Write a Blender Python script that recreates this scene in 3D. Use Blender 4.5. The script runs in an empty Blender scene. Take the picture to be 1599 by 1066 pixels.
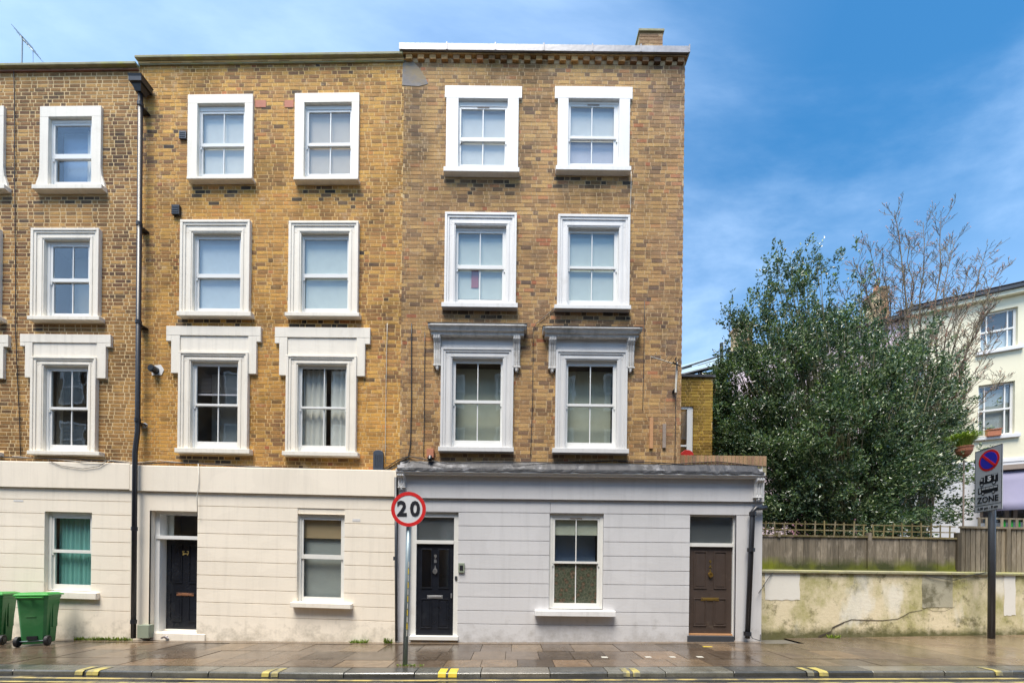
import bpy, math, random
from mathutils import Vector, Matrix
random.seed(7)
R = random.random
U = random.uniform
scene = bpy.context.scene
col = scene.collection

# ------------------------------------------------------------------ camera
F, CX, CY, ROLL, CAMZ = 586.0, 800.0, 888.0, 0.0115, 1.6
cd = bpy.data.cameras.new("camera"); cam = bpy.data.objects.new("camera", cd); col.objects.link(cam)
cd.sensor_width = 36; cd.lens = 36 * F / 1599
cd.shift_x = 0.0; cd.shift_y = (CY - 533) / 1599
cd.clip_end = 2000; cd.clip_start = 0.05
cr, sr = math.cos(ROLL), math.sin(ROLL)
cam.matrix_world = Matrix(((cr, -sr, 0, 0), (0, 0, -1, 0), (sr, cr, 0, CAMZ), (0, 0, 0, 1)))
scene.camera = cam

# ------------------------------------------------------------------ light
SUN_EL, SUN_AZ = math.radians(68), math.radians(204)   # azimuth clockwise from +Y: behind the camera, a little left
w = bpy.data.worlds.new("World"); scene.world = w; w.use_nodes = True
nt = w.node_tree; N = nt.nodes; L = nt.links; N.clear()
def nd(tree, t, **k):
    n = tree.nodes.new(t)
    for a, b in k.items(): setattr(n, a, b)
    return n
sky = nd(nt, 'ShaderNodeTexSky', sky_type='NISHITA', sun_disc=False)
sky.sun_elevation = SUN_EL; sky.sun_rotation = SUN_AZ
sky.air_density = 1.0; sky.dust_density = 0.4; sky.ozone_density = 3.0
hs = nd(nt, 'ShaderNodeHueSaturation'); hs.inputs['Hue'].default_value = 0.49; hs.inputs['Saturation'].default_value = 1.3; hs.inputs['Value'].default_value = .62
L.new(sky.outputs[0], hs.inputs['Color'])
tc = nd(nt, 'ShaderNodeTexCoord')
sep = nd(nt, 'ShaderNodeSeparateXYZ'); L.new(tc.outputs['Generated'], sep.inputs[0])
# cloud layer: the view direction projected on a high flat sheet
def mth(tree, op, a, b=None, c=None, clamp=False):
    n = nd(tree, 'ShaderNodeMath', operation=op); n.use_clamp = clamp
    for i, v in enumerate((a, b, c)):
        if v is None: continue
        if isinstance(v, (int, float)): n.inputs[i].default_value = v
        else: tree.links.new(v, n.inputs[i])
    return n.outputs[0]
zz = mth(nt, 'MAXIMUM', sep.outputs[2], 0.0); zz = mth(nt, 'ADD', zz, 0.18)
px_ = mth(nt, 'DIVIDE', sep.outputs[0], zz); py_ = mth(nt, 'DIVIDE', sep.outputs[1], zz)
comb = nd(nt, 'ShaderNodeCombineXYZ'); L.new(px_, comb.inputs[0]); L.new(py_, comb.inputs[1])
mp = nd(nt, 'ShaderNodeMapping'); L.new(comb.outputs[0], mp.inputs[0])
mp.inputs['Rotation'].default_value = (0, 0, 0.5); mp.inputs['Scale'].default_value = (0.7, 1.15, 1); mp.inputs['Location'].default_value = (3.1, 0.4, 0)
n1 = nd(nt, 'ShaderNodeTexNoise'); n1.inputs['Scale'].default_value = 1.3; n1.inputs['Detail'].default_value = 9; n1.inputs['Roughness'].default_value = 0.58; n1.inputs['Distortion'].default_value = 0.5
L.new(mp.outputs[0], n1.inputs[0])
rp = nd(nt, 'ShaderNodeValToRGB'); rp.color_ramp.elements[0].position = 0.42; rp.color_ramp.elements[1].position = 0.84
rp.color_ramp.interpolation = 'EASE'
L.new(n1.outputs[0], rp.inputs[0])
cl = mth(nt, 'MULTIPLY', rp.outputs[0], 0.55)
# thin high veil, denser to the left of the street and low down
veil = mth(nt, 'MULTIPLY', sep.outputs[0], -0.30); veil = mth(nt, 'ADD', veil, 0.13, clamp=True)
low = mth(nt, 'SUBTRACT', 0.62, sep.outputs[2]); low = mth(nt, 'MULTIPLY', low, 1.0, clamp=True)
cl = mth(nt, 'ADD', cl, veil); cl = mth(nt, 'ADD', cl, low, clamp=True)
cl = mth(nt, 'MINIMUM', cl, 0.93)
mx = nd(nt, 'ShaderNodeMixRGB'); mx.inputs[2].default_value = (3.0, 3.8, 4.9, 1)
L.new(cl, mx.inputs[0]); L.new(hs.outputs[0], mx.inputs[1])
bg = nd(nt, 'ShaderNodeBackground'); bg.inputs[1].default_value = 0.125
out = nd(nt, 'ShaderNodeOutputWorld'); L.new(mx.outputs[0], bg.inputs[0]); L.new(bg.outputs[0], out.inputs[0])
sd = bpy.data.lights.new("sun", 'SUN'); sd.energy = 2.4; sd.angle = math.radians(30); sd.color = (1, .93, .82)
sun = bpy.data.objects.new("sun", sd); col.objects.link(sun)
dirv = Vector((math.sin(SUN_AZ) * math.cos(SUN_EL), math.cos(SUN_AZ) * math.cos(SUN_EL), math.sin(SUN_EL)))
sun.rotation_euler = dirv.to_track_quat('Z', 'Y').to_euler(); sun.location = dirv * 40
scene.view_settings.view_transform = 'Standard'; scene.view_settings.look = 'None'
scene.view_settings.exposure = 1.6; scene.view_settings.gamma = 1; scene.view_settings.use_curve_mapping = False
scene.cycles.max_bounces = 8; scene.cycles.transparent_max_bounces = 12; scene.cycles.caustics_reflective = False
scene.cycles.sample_clamp_indirect = 6

# ------------------------------------------------------------------ measuring helpers
# P: where the sight line through a photo pixel meets the vertical plane at distance Y
def PW(px, py, Y):
    dx, dy = px - CX, CY - py
    return ((dx * cr - dy * sr) / F * Y, CAMZ + (dx * sr + dy * cr) / F * Y)
X0, WA, WB = -2.5, 0.0165, 0.0038      # the two older houses have settled: their floors run out of level
def warp(x, z):
    if x >= X0: return z
    return z - (WA - WB * (z - CAMZ)) * (x - X0)
def P(px, py, Y):
    x, z = PW(px, py, Y)
    if x < X0:
        d = x - X0; z = (z + (WA + 1.6 * WB) * d) / (1 + WB * d)
    return x, z
def rect(xl, yt, xr, yb, Y):
    mx_, my_ = (xl + xr) / 2, (yt + yb) / 2
    return (P(xl, my_, Y)[0], P(mx_, yb, Y)[1], P(xr, my_, Y)[0], P(mx_, yt, Y)[1])   # x0,z0,x1,z1
def gz(x):
    if x < -2.5: return -0.025 + (max(x, -30) + 2.5) * 0.0018
    return -0.025 + (min(x, 24) + 2.5) * 0.0147

# ------------------------------------------------------------------ materials
def newmat(name):
    m = bpy.data.materials.new(name); m.use_nodes = True
    t = m.node_tree; b = t.nodes['Principled BSDF']
    return m, t, b
def noise(t, scale, detail=4, rough=.55, vec=None, sc=None):
    n = nd(t, 'ShaderNodeTexNoise'); n.inputs['Scale'].default_value = scale; n.inputs['Detail'].default_value = detail; n.inputs['Roughness'].default_value = rough
    g = nd(t, 'ShaderNodeNewGeometry') if vec is None else None
    src = g.outputs['Position'] if g else vec
    if sc:
        m = nd(t, 'ShaderNodeMapping'); m.inputs['Scale'].default_value = sc; t.links.new(src, m.inputs[0]); src = m.outputs[0]
    t.links.new(src, n.inputs[0])
    return n.outputs[0]
def ramp(t, f, stops, mode='LINEAR'):
    r = nd(t, 'ShaderNodeValToRGB'); r.color_ramp.interpolation = mode
    e = r.color_ramp.elements
    while len(e) < len(stops): e.new(0.5)
    for i, (p, c) in enumerate(stops):
        e[i].position = p; e[i].color = (c, c, c, 1) if isinstance(c, (int, float)) else (*c, 1)
    t.links.new(f, r.inputs[0]); return r.outputs[0]
def mixc(t, f, a, b, mode='MIX'):
    n = nd(t, 'ShaderNodeMixRGB', blend_type=mode)
    for i, v in enumerate((f, a, b)):
        if isinstance(v, (int, float)): n.inputs[i].default_value = v if i == 0 else (v, v, v, 1)
        elif isinstance(v, tuple): n.inputs[i].default_value = (*v, 1)
        else: t.links.new(v, n.inputs[i])
    return n.outputs[0]
def bump(t, b, h, strength, dist=0.01):
    n = nd(t, 'ShaderNodeBump'); n.inputs['Strength'].default_value = strength; n.inputs['Distance'].default_value = dist
    t.links.new(h, n.inputs['Height']); t.links.new(n.outputs[0], b.inputs['Normal'])
def mul(c, k): return tuple(min(1, x * k) for x in c)
def plain(name, c, rough=.6, var=.08, scale=4, bmp=.15, bs=60, metal=0, spec=.5, streak=0, dirt=None, rvar=0):
    m, t, b = newmat(name)
    n = noise(t, scale)
    cc = mixc(t, n, mul(c, 1 - var * 1.6), mul(c, 1 + var * 1.6))
    if streak:
        s = noise(t, 1, 5, .6, sc=(9, 9, .5)); s = ramp(t, s, [(.5, 0.), (.75, streak)])
        cc = mixc(t, s, cc, mul(c, .5))
    if dirt:
        dc, amt, lo, hi = dirt
        s = ramp(t, noise(t, 2.2, 7, .65), [(lo, 0.), (hi, amt)])
        cc = mixc(t, s, cc, dc)
    t.links.new(cc, b.inputs['Base Color'])
    b.inputs['Roughness'].default_value = rough; b.inputs['Metallic'].default_value = metal
    b.inputs['Specular IOR Level'].default_value = spec
    if rvar:
        rr = ramp(t, noise(t, 3), [(.3, max(.02, rough - rvar)), (.7, min(1, rough + rvar))]); t.links.new(rr, b.inputs['Roughness'])
    if bmp: bump(t, b, noise(t, bs, 3), bmp)
    return m
def stucco(name, c, grime=(.16, .14, .09), gz_top=.75):
    m, t, b = newmat(name)
    cc = mixc(t, noise(t, 1.1, 6), mul(c, .90), mul(c, 1.07))
    pt = ramp(t, noise(t, .8, 3, .4, sc=(1, 1, 1.6)), [(.54, 0.), (.56, .5)]); cc = mixc(t, pt, cc, mul(c, 1.06))
    hc = nd(t, 'ShaderNodeTexVoronoi', feature='DISTANCE_TO_EDGE'); hc.inputs['Scale'].default_value = .55
    hg = nd(t, 'ShaderNodeNewGeometry'); hv = nd(t, 'ShaderNodeVectorMath', operation='ADD'); t.links.new(hg.outputs['Position'], hv.inputs[0])
    hn = nd(t, 'ShaderNodeTexNoise'); hn.inputs['Scale'].default_value = 3; hn.inputs['Detail'].default_value = 6; t.links.new(hg.outputs['Position'], hn.inputs[0]); t.links.new(hn.outputs['Color'], hv.inputs[1]); t.links.new(hv.outputs[0], hc.inputs[0])
    hl = ramp(t, hc.outputs['Distance'], [(0, .06), (.004, 0.)]); cc = mixc(t, hl, cc, mul(c, .45))
    s = ramp(t, noise(t, 1, 6, .65, sc=(7, 7, .45)), [(.50, 0.), (.78, .28)])
    cc = mixc(t, s, cc, mul(c, .6))
    # splashed grime along the foot of the wall, torn edge
    g = nd(t, 'ShaderNodeNewGeometry'); sp = nd(t, 'ShaderNodeSeparateXYZ'); t.links.new(g.outputs['Position'], sp.inputs[0])
    h = mth(t, 'SUBTRACT', gz_top, sp.outputs[2])
    k = mth(t, 'MULTIPLY', noise(t, 5, 8, .7), 1.0); k = mth(t, 'ADD', k, -.5); k = mth(t, 'MULTIPLY', k, 2.2)
    h = mth(t, 'ADD', h, k); h = mth(t, 'SUBTRACT', h, .42); h = mth(t, 'MULTIPLY', h, .75, clamp=True)
    cc = mixc(t, h, cc, grime)
    sp2 = ramp(t, noise(t, 26, 4, .7), [(.68, 0.), (.76, .35)])
    cc = mixc(t, sp2, cc, mul(c, .5))
    t.links.new(cc, b.inputs['Base Color']); b.inputs['Roughness'].default_value = .62; b.inputs['Specular IOR Level'].default_value = .3
    bump(t, b, noise(t, 30, 5, .6), .18, .01)
    return m
def brickmat(name, stops, ochre, amt, smear=.25, lo=.42, hi=.7, wash=None):
    m, t, b = newmat(name)
    g = nd(t, 'ShaderNodeNewGeometry'); oi = nd(t, 'ShaderNodeObjectInfo')
    s = mth(t, 'ADD', g.outputs['Random Per Island'], oi.outputs['Random'])
    wn = nd(t, 'ShaderNodeTexWhiteNoise', noise_dimensions='1D'); t.links.new(mth(t, 'MULTIPLY', s, 91.7), wn.inputs['W'])
    c = ramp(t, wn.outputs['Value'], stops)
    f = ramp(t, noise(t, .45, 3, .6), [(lo, 0.), (hi, amt)])
    c = mixc(t, f, c, ochre)
    if wash:                      # a differently weathered area, with its own drifting edge
        sp = nd(t, 'ShaderNodeSeparateXYZ'); t.links.new(g.outputs['Position'], sp.inputs[0])
        axis, start, width, wc, wa = wash
        v = mth(t, 'SUBTRACT', sp.outputs[axis], start); v = mth(t, 'DIVIDE', v, width)
        v = mth(t, 'ADD', v, mth(t, 'MULTIPLY', mth(t, 'SUBTRACT', noise(t, 1.3, 4), .5), 2.0), clamp=True)
        c = mixc(t, mth(t, 'MULTIPLY', v, wa), c, wc)
    bl = ramp(t, noise(t, .75, 5, .65, vec=None), [(.34, .50), (.50, .95), (.68, 1.15)]); c = mixc(t, 1., c, bl, 'MULTIPLY')
    gr = ramp(t, noise(t, 28, 4, .7, sc=(1, 1, 2.2)), [(.3, .62), (.72, 1.35)])
    c = mixc(t, 1.0, c, gr, 'MULTIPLY')
    soot = ramp(t, noise(t, 1.7, 6, .7), [(.55, 0.), (.72, .5)])
    c = mixc(t, soot, c, (.13, .09, .062))
    sm = ramp(t, noise(t, 3.1, 7, .75), [(.57, 0.), (.68, smear)])
    c = mixc(t, sm, c, (.66, .52, .36))
    t.links.new(c, b.inputs['Base Color']); b.inputs['Roughness'].default_value = .88; b.inputs['Specular IOR Level'].default_value = .25
    bump(t, b, noise(t, 45, 5, .7), .6, .008)
    return m
MT = {}
MT['brick1'] = brickmat('brown stock brick', [(0, (.085, .058, .042)), (.14, (.16, .08, .042)), (.45, (.28, .145, .06)), (.8, (.41, .225, .08)), (1, (.52, .31, .11))], (.52, .28, .08), .5, .15)
MT['brick2'] = brickmat('yellow stock brick', [(0, (.045, .04, .04)), (.04, (.20, .11, .06)), (.25, (.37, .185, .075)), (.6, (.53, .28, .085)), (.93, (.66, .38, .10)), (.985, (.50, .19, .08)), (1, (.40, .13, .06))], (.64, .32, .06), .5, .5, .36, .62)
MT['brick3'] = brickmat('weathered stock brick', [(0, (.15, .10, .075)), (.12, (.26, .15, .08)), (.5, (.43, .25, .11)), (.9, (.56, .35, .14)), (.975, (.46, .20, .10)), (1, (.40, .14, .07))], (.52, .30, .10), .4, .3, .42, .7, wash=(0, 2.9, 2.2, (.35, .22, .155), .7))
MT['brick4'] = brickmat('ochre brick', [(0, (.26, .15, .035)), (.5, (.42, .25, .045)), (1, (.52, .34, .07))], (.36, .27, .06), .5, .05)
MT['brick5'] = brickmat('rear brick', [(0, (.22, .12, .07)), (.5, (.36, .21, .11)), (1, (.5, .34, .2))], (.4, .3, .16), .3, .2)
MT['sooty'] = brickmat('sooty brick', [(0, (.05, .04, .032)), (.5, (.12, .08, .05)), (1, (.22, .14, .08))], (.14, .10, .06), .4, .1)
MT['mortar1'] = plain('pale mortar', (.64, .47, .26), .95, .15, 3, .5, 80, spec=.2, dirt=((.35, .24, .12), .5, .55, .75))
MT['mortar2'] = plain('ochre mortar', (.70, .48, .22), .95, .2, 2, .5, 80, spec=.2, dirt=((.34, .21, .08), .6, .5, .75))
MT['mortar3'] = plain('brown mortar', (.56, .41, .24), .95, .25, 2, .5, 80, spec=.2, dirt=((.24, .16, .09), .7, .5, .7))
MT['cream'] = stucco('cream stucco', (.87, .785, .66))
MT['creamtrim'] = plain('cream masonry paint', (.84, .78, .68), .55, .06, 2, .2, 24, streak=.28, dirt=((.55, .48, .36), .35, .58, .75))
MT['grey'] = stucco('grey stucco', (.61, .60, .605), (.20, .18, .15))
MT['greytrim'] = plain('grey masonry paint', (.66, .65, .64), .55, .05, 2, .15, 30, streak=.25)
MT['whitetrim'] = plain('white masonry paint', (.76, .75, .74), .55, .06, 2, .2, 24, streak=.3, dirt=((.42, .40, .36), .35, .58, .75))
MT['oldtrim'] = plain('flaking cornice paint', (.66, .64, .61), .7, .15, 9, .6, 50, streak=.6, dirt=((.12, .11, .09), .6, .54, .68))
MT['white'] = plain('white gloss paint', (.80, .80, .78), .3, .03, 3, .03, 40)
MT['whiteold'] = plain('aged white paint', (.74, .73, .69), .4, .06, 4, .08, 40, dirt=((.45, .38, .3), .4, .6, .8))
MT['lead'] = plain('lead sheet', (.24, .24, .26), .5, .18, 3, .4, 12, metal=.3, dirt=((.45, .45, .48), .5, .5, .75))
MT['leaddark'] = plain('dark lead flashing', (.045, .045, .05), .6, .4, 5, 1.0, 14, metal=.1, dirt=((.34, .34, .36), .7, .56, .7))
MT['coping'] = plain('mossy coping stone', (.30, .28, .17), .9, .25, 5, .6, 40, dirt=((.36, .36, .05), .7, .5, .7))
MT['tile'] = plain('clay tile string', (.24, .10, .055), .8, .2, 6, .4, 40, dirt=((.07, .05, .04), .7, .5, .7))
MT['black'] = plain('black painted iron', (.018, .019, .024), .38, .15, 6, .1, 60)
MT['darkgrey'] = plain('dark grey paint', (.045, .05, .06), .4, .1, 6, .1, 60)
MT['blackdoor'] = plain('black gloss door paint', (.012, .014, .020), .22, .2, 5, .06, 30, dirt=((.06, .065, .075), .3, .55, .75))
MT['brown'] = plain('faded brown door paint', (.056, .038, .030), .55, .15, 6, .25, 50, streak=.3, dirt=((.22, .17, .12), .4, .6, .75))
MT['brass'] = plain('brass', (.55, .36, .10), .35, .15, 9, .1, 60, metal=.9)
MT['copper'] = plain('copper letter plate', (.42, .20, .11), .4, .15, 9, .1, 60, metal=.5)
MT['chrome'] = plain('satin chrome', (.62, .62, .63), .3, .05, 9, .0, 60, metal=.85)
MT['gold'] = plain('gold lettering', (.75, .55, .18), .4, .05, 9, 0)
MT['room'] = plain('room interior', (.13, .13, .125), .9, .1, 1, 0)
MT['sign_white'] = plain('white sign sheeting', (.66, .67, .69), .45, .02, 3, 0)
MT['sign_grey'] = plain('pale grey sign sheeting', (.40, .42, .45), .45, .03, 3, 0)
MT['sign_red'] = plain('red sign sheeting', (.62, .02, .02), .4, .03, 3, 0)
MT['sign_blue'] = plain('blue sign sheeting', (.03, .03, .42), .4, .05, 3, 0)
MT['sign_black'] = plain('black sign print', (.012, .013, .02), .45, .03, 3, 0)
MT['galv'] = plain('galvanised pole', (.24, .30, .33), .42, .12, 8, .1, 60, metal=.4, dirt=((.4, .42, .42), .4, .5, .7))
MT['green'] = plain('green bin plastic', (.03, .17, .05), .5, .15, 3, .08, 50, dirt=((.10, .24, .10), .5, .5, .7))
MT['greenlid'] = plain('green bin lid plastic', (.04, .28, .045), .38, .08, 3, .08, 50)
MT['rubber'] = plain('black rubber', (.015, .015, .018), .6, .1, 9, .2, 60)
MT['box'] = plain('green grey meter box', (.25, .29, .22), .5, .06, 6, .05, 40)
MT['slatebox'] = plain('dark slate blue plastic', (.05, .065, .095), .45, .08, 6, .05, 40)
MT['wood'] = plain('bare pine batten', (.50, .26, .12), .7, .15, 9, .3, 50)
MT['woodold'] = plain('weathered batten', (.30, .24, .20), .8, .15, 9, .3, 50)
MT['cablewhite'] = plain('white cable', (.6, .57, .5), .5, .1, 9, 0)
MT['cableblack'] = plain('black cable', (.025, .025, .028), .5, .1, 9, 0)
MT['red'] = plain('red plastic', (.55, .03, .02), .35, .05, 6, 0)
MT['terra'] = plain('terracotta', (.46, .17, .09), .7, .12, 8, .2, 40)
MT['paleyellow'] = plain('pale yellow render', (.80, .76, .58), .75, .05, 1.2, .1, 20, streak=.06)
MT['palepink'] = plain('pale pink render', (.74, .60, .66), .75, .05, 1.2, .1, 20)
MT['strongpink'] = plain('pink render', (.66, .33, .45), .75, .05, 1.2, .1, 20)
MT['whiterender'] = plain('white render', (.74, .74, .76), .75, .05, 1.2, .1, 20)
MT['slate'] = plain('slate roof', (.13, .13, .15), .6, .25, 9, .4, 30, dirt=((.30, .33, .05), .6, .6, .72))
MT['glassroof'] = plain('pale glazed roof', (.42, .55, .64), .25, .1, 2, 0)
MT['rooffelt'] = plain('roof felt', (.12, .12, .12), .8, .2, 3, .2, 40)
MT['awning'] = plain('lilac awning fabric', (.19, .18, .27), .7, .08, 1.5, .1, 20)
MT['netgreen'] = plain('green panel', (.01, .35, .03), .5, .1, 5, 0)
MT['moss'] = plain('moss', (.10, .13, .02), .95, .4, 30, 1.0, 90)
MT['litter'] = plain('pale crumpled bag', (.55, .53, .58), .5, .2, 12, .3, 30)
MT['bark'] = plain('green grey bark', (.16, .145, .09), .85, .3, 9, .6, 50, dirt=((.20, .22, .05), .6, .45, .65))
MT['twig'] = plain('reddish twig bark', (.17, .135, .10), .85, .25, 9, .3, 50, dirt=((.2, .19, .06), .5, .5, .65))
MT['paving'] = None
# fence boards: weathered grain with green growth toward the wet foot
def fencemat(name, c, zmoss, fade):
    m, t, b = newmat(name)
    g = nd(t, 'ShaderNodeNewGeometry'); oi = nd(t, 'ShaderNodeObjectInfo')
    v = ramp(t, oi.outputs['Random'], [(0, mul(c, .7)), (.5, c), (1, mul(c, 1.35))])
    gr = ramp(t, noise(t, 6, 6, .7, sc=(7, 7, .5)), [(.3, .6), (.7, 1.3)])
    cc = mixc(t, 1., v, gr, 'MULTIPLY')
    s = ramp(t, noise(t, 2.3, 5, .7, sc=(2, 2, .7)), [(.52, 0.), (.66, .6)]); cc = mixc(t, s, cc, (.42, .36, .28))
    sp = nd(t, 'ShaderNodeSeparateXYZ'); t.links.new(g.outputs['Position'], sp.inputs[0])
    h = mth(t, 'SUBTRACT', zmoss, sp.outputs[2]); h = mth(t, 'DIVIDE', h, fade)
    h = mth(t, 'ADD', h, mth(t, 'MULTIPLY', mth(t, 'SUBTRACT', noise(t, 3.5, 6, .7), .5), 1.7), clamp=True)
    mc = ramp(t, noise(t, 1.2, 3), [(.4, (.055, .062, .02)), (.62, (.20, .22, .02))])
    cc = mixc(t, h, cc, mc)
    t.links.new(cc, b.inputs['Base Color']); b.inputs['Roughness'].default_value = .85; b.inputs['Specular IOR Level'].default_value = .25
    bump(t, b, noise(t, 8, 6, .7, sc=(9, 9, .6)), .5, .01)
    return m
MT['fence'] = fencemat('weathered fence board', (.185, .155, .115), 1.98, .22)
MT['fence2'] = fencemat('weathered featheredge board', (.27, .225, .16), 1.72, .2)
MT['trellis'] = fencemat('mossy trellis', (.17, .14, .065), 2.3, .5)
def gardenwall():
    m, t, b = newmat('stained garden wall render')
    c = mixc(t, noise(t, 1.2, 5), (.66, .56, .36), (.80, .70, .50))
    a = ramp(t, noise(t, 1.0, 8, .68, sc=(1, 1, .8)), [(.42, 0.), (.60, .88)])
    c = mixc(t, a, c, (.33, .31, .10))
    s = ramp(t, noise(t, 3.2, 9, .75), [(.52, 0.), (.64, .8)])
    c = mixc(t, s, c, (.13, .115, .05))
    p = ramp(t, noise(t, .9, 5, .5, sc=(1.4, 1.4, .6)), [(.58, 0.), (.66, .7)]); c = mixc(t, p, c, (.80, .76, .66))
    g = nd(t, 'ShaderNodeNewGeometry'); sp = nd(t, 'ShaderNodeSeparateXYZ'); t.links.new(g.outputs['Position'], sp.inputs[0])
    h = mth(t, 'SUBTRACT', .36, sp.outputs[2]); h = mth(t, 'DIVIDE', h, .16)
    h = mth(t, 'ADD', h, mth(t, 'MULTIPLY', mth(t, 'SUBTRACT', noise(t, 4, 7, .7), .5), 3.0), clamp=True)
    c = mixc(t, mth(t, 'MULTIPLY', h, .9), c, (.085, .085, .03))
    h2 = mth(t, 'SUBTRACT', sp.outputs[2], 1.5); h2 = mth(t, 'DIVIDE', h2, .1)
    h2 = mth(t, 'ADD', h2, mth(t, 'MULTIPLY', mth(t, 'SUBTRACT', noise(t, 2.5, 7, .7), .55), 4.0), clamp=True)
    c = mixc(t, mth(t, 'MULTIPLY', h2, .5), c, (.12, .11, .04))
    t.links.new(c, b.inputs['Base Color']); b.inputs['Roughness'].default_value = .85; b.inputs['Specular IOR Level'].default_value = .2
    bump(t, b, noise(t, 14, 7, .7), .45, .02); return m
MT['gwall'] = gardenwall()
def paving(name, c, wet=.55, big=1.0):
    m, t, b = newmat(name)
    oi = nd(t, 'ShaderNodeObjectInfo')
    v = ramp(t, oi.outputs['Random'], [(0, mul(c, .5)), (.3, mul(c, .8)), (.6, c), (.85, (c[0] * 1.3, c[1] * 1.25, c[2] * 1.1)), (1, (c[0] * 1.5, c[1] * 1.35, c[2] * 1.2))])
    cc = mixc(t, 1., v, ramp(t, noise(t, 5, 8, .7), [(.3, .7), (.7, 1.3)]), 'MULTIPLY')
    sp = ramp(t, noise(t, 60, 3, .7), [(.35, .75), (.7, 1.25)]); cc = mixc(t, 1., cc, sp, 'MULTIPLY')
    t.links.new(cc, b.inputs['Base Color'])
    r = ramp(t, noise(t, .8, 6, .6), [(.36, .09), (.54, .25), (.70, .5)]); t.links.new(r, b.inputs['Roughness'])
    b.inputs['Specular IOR Level'].default_value = wet
    bump(t, b, noise(t, 22, 6, .7), .22, .006); return m
MT['paving'] = paving('wet sandstone paving', (.115, .085, .060))
MT['tarpave'] = paving('wet brown asphalt', (.135, .10, .070))
MT['kerb'] = paving('wet granite kerb', (.095, .095, .088))
MT['road'] = paving('wet asphalt', (.062, .062, .066), .5)
MT['yellowpaint'] = plain('worn yellow road paint', (.62, .46, .05), .5, .1, 9, .2, 40, dirt=((.14, .13, .1), .85, .52, .64))
MT['oldyellow'] = plain('scuffed yellow kerb paint', (.42, .35, .10), .55, .1, 9, .2, 40, dirt=((.12, .118, .10), .92, .42, .54))
MT['faintyellow'] = plain('faded yellow road paint', (.42, .33, .12), .5, .1, 9, .2, 40, dirt=((.09, .09, .085), .9, .44, .6))
MT['whitepaint'] = plain('worn white road paint', (.5, .48, .42), .5, .1, 9, .2, 40, dirt=((.12, .11, .1), .8, .5, .65))
MT['ground'] = plain('ground', (.11, .10, .08), .9, .2, 2, .3, 20)
MT['soil'] = plain('garden soil', (.07, .055, .035), .95, .3, 3, .6, 30)

def glassmat(name, tint=(.82, .88, .86), refl=.0, rough=.01):
    m = bpy.data.materials.new(name); m.use_nodes = True; t = m.node_tree; t.nodes.clear()
    fr = nd(t, 'ShaderNodeFresnel'); fr.inputs[0].default_value = 1.75
    wob = nd(t, 'ShaderNodeBump'); wob.inputs['Strength'].default_value = .12; wob.inputs['Distance'].default_value = .02
    t.links.new(noise(t, 1.6, 2), wob.inputs['Height'])
    gg = nd(t, 'ShaderNodeNewGeometry'); ior = mth(t, 'ADD', mth(t, 'MULTIPLY', gg.outputs['Backfacing'], 1 / 1.75 - 1.75), 1.75); t.links.new(ior, fr.inputs[0])
    g = nd(t, 'ShaderNodeBsdfGlossy'); g.inputs['Roughness'].default_value = rough; g.inputs['Color'].default_value = (.95, .97, 1, 1)
    t.links.new(wob.outputs[0], g.inputs['Normal'])
    tr = nd(t, 'ShaderNodeBsdfTransparent'); tr.inputs[0].default_value = (*tint, 1)
    f = mth(t, 'ADD', fr.outputs[0], refl, clamp=True)
    mx = nd(t, 'ShaderNodeMixShader'); t.links.new(f, mx.inputs[0]); t.links.new(tr.outputs[0], mx.inputs[1]); t.links.new(g.outputs[0], mx.inputs[2])
    o = nd(t, 'ShaderNodeOutputMaterial'); t.links.new(mx.outputs[0], o.inputs[0]); return m
MT['glass'] = glassmat('window glass', (.96, .97, .96), refl=.0)
MT['glassdark'] = glassmat('obscured transom glass', (.74, .75, .76), .02, .12)
def fabric(name, c, var=.06, transl=0):
    return plain(name, c, .85, var, 6, .1, 40)
for nm, c in dict(blindwhite=(.90, .90, .88), blindblue=(.62, .72, .80), netcurtain=(.84, .84, .80), beigeblind=(.72, .62, .52), teal=(.24, .58, .55),
                  bluecurtain=(.30, .42, .62), greycurtain=(.6, .6, .57), greenblind=(.66, .70, .58), yellowblind=(.56, .42, .25), greyglaze=(.40, .44, .44),
                  palegreen=(.76, .84, .80), lilac=(.74, .72, .80), darkcurtain=(.20, .19, .15), pinkstrip=(.5, .18, .2)).items():
    MT[nm] = fabric(nm + ' cloth', c)
def floralmat():
    m, t, b = newmat('patterned stained film')
    v = nd(t, 'ShaderNodeTexVoronoi'); v.inputs['Scale'].default_value = 9
    g = nd(t, 'ShaderNodeNewGeometry'); t.links.new(g.outputs['Position'], v.inputs[0])
    v2 = nd(t, 'ShaderNodeTexVoronoi', feature='DISTANCE_TO_EDGE'); v2.inputs['Scale'].default_value = 12; t.links.new(g.outputs['Position'], v2.inputs[0])
    c = ramp(t, v.outputs['Distance'], [(0, (.42, .30, .17)), (.25, (.20, .08, .06)), (.45, (.07, .10, .06)), (.7, (.15, .16, .11)), (1, (.04, .06, .04))])
    c2 = ramp(t, v2.outputs['Distance'], [(0, (.30, .28, .20)), (.06, (.30, .28, .20)), (.12, (0.08, .1, .06))])
    c = mixc(t, .35, c, c2)
    t.links.new(c, b.inputs['Base Color']); b.inputs['Roughness'].default_value = .6; return m
MT['floral'] = floralmat()
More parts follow.
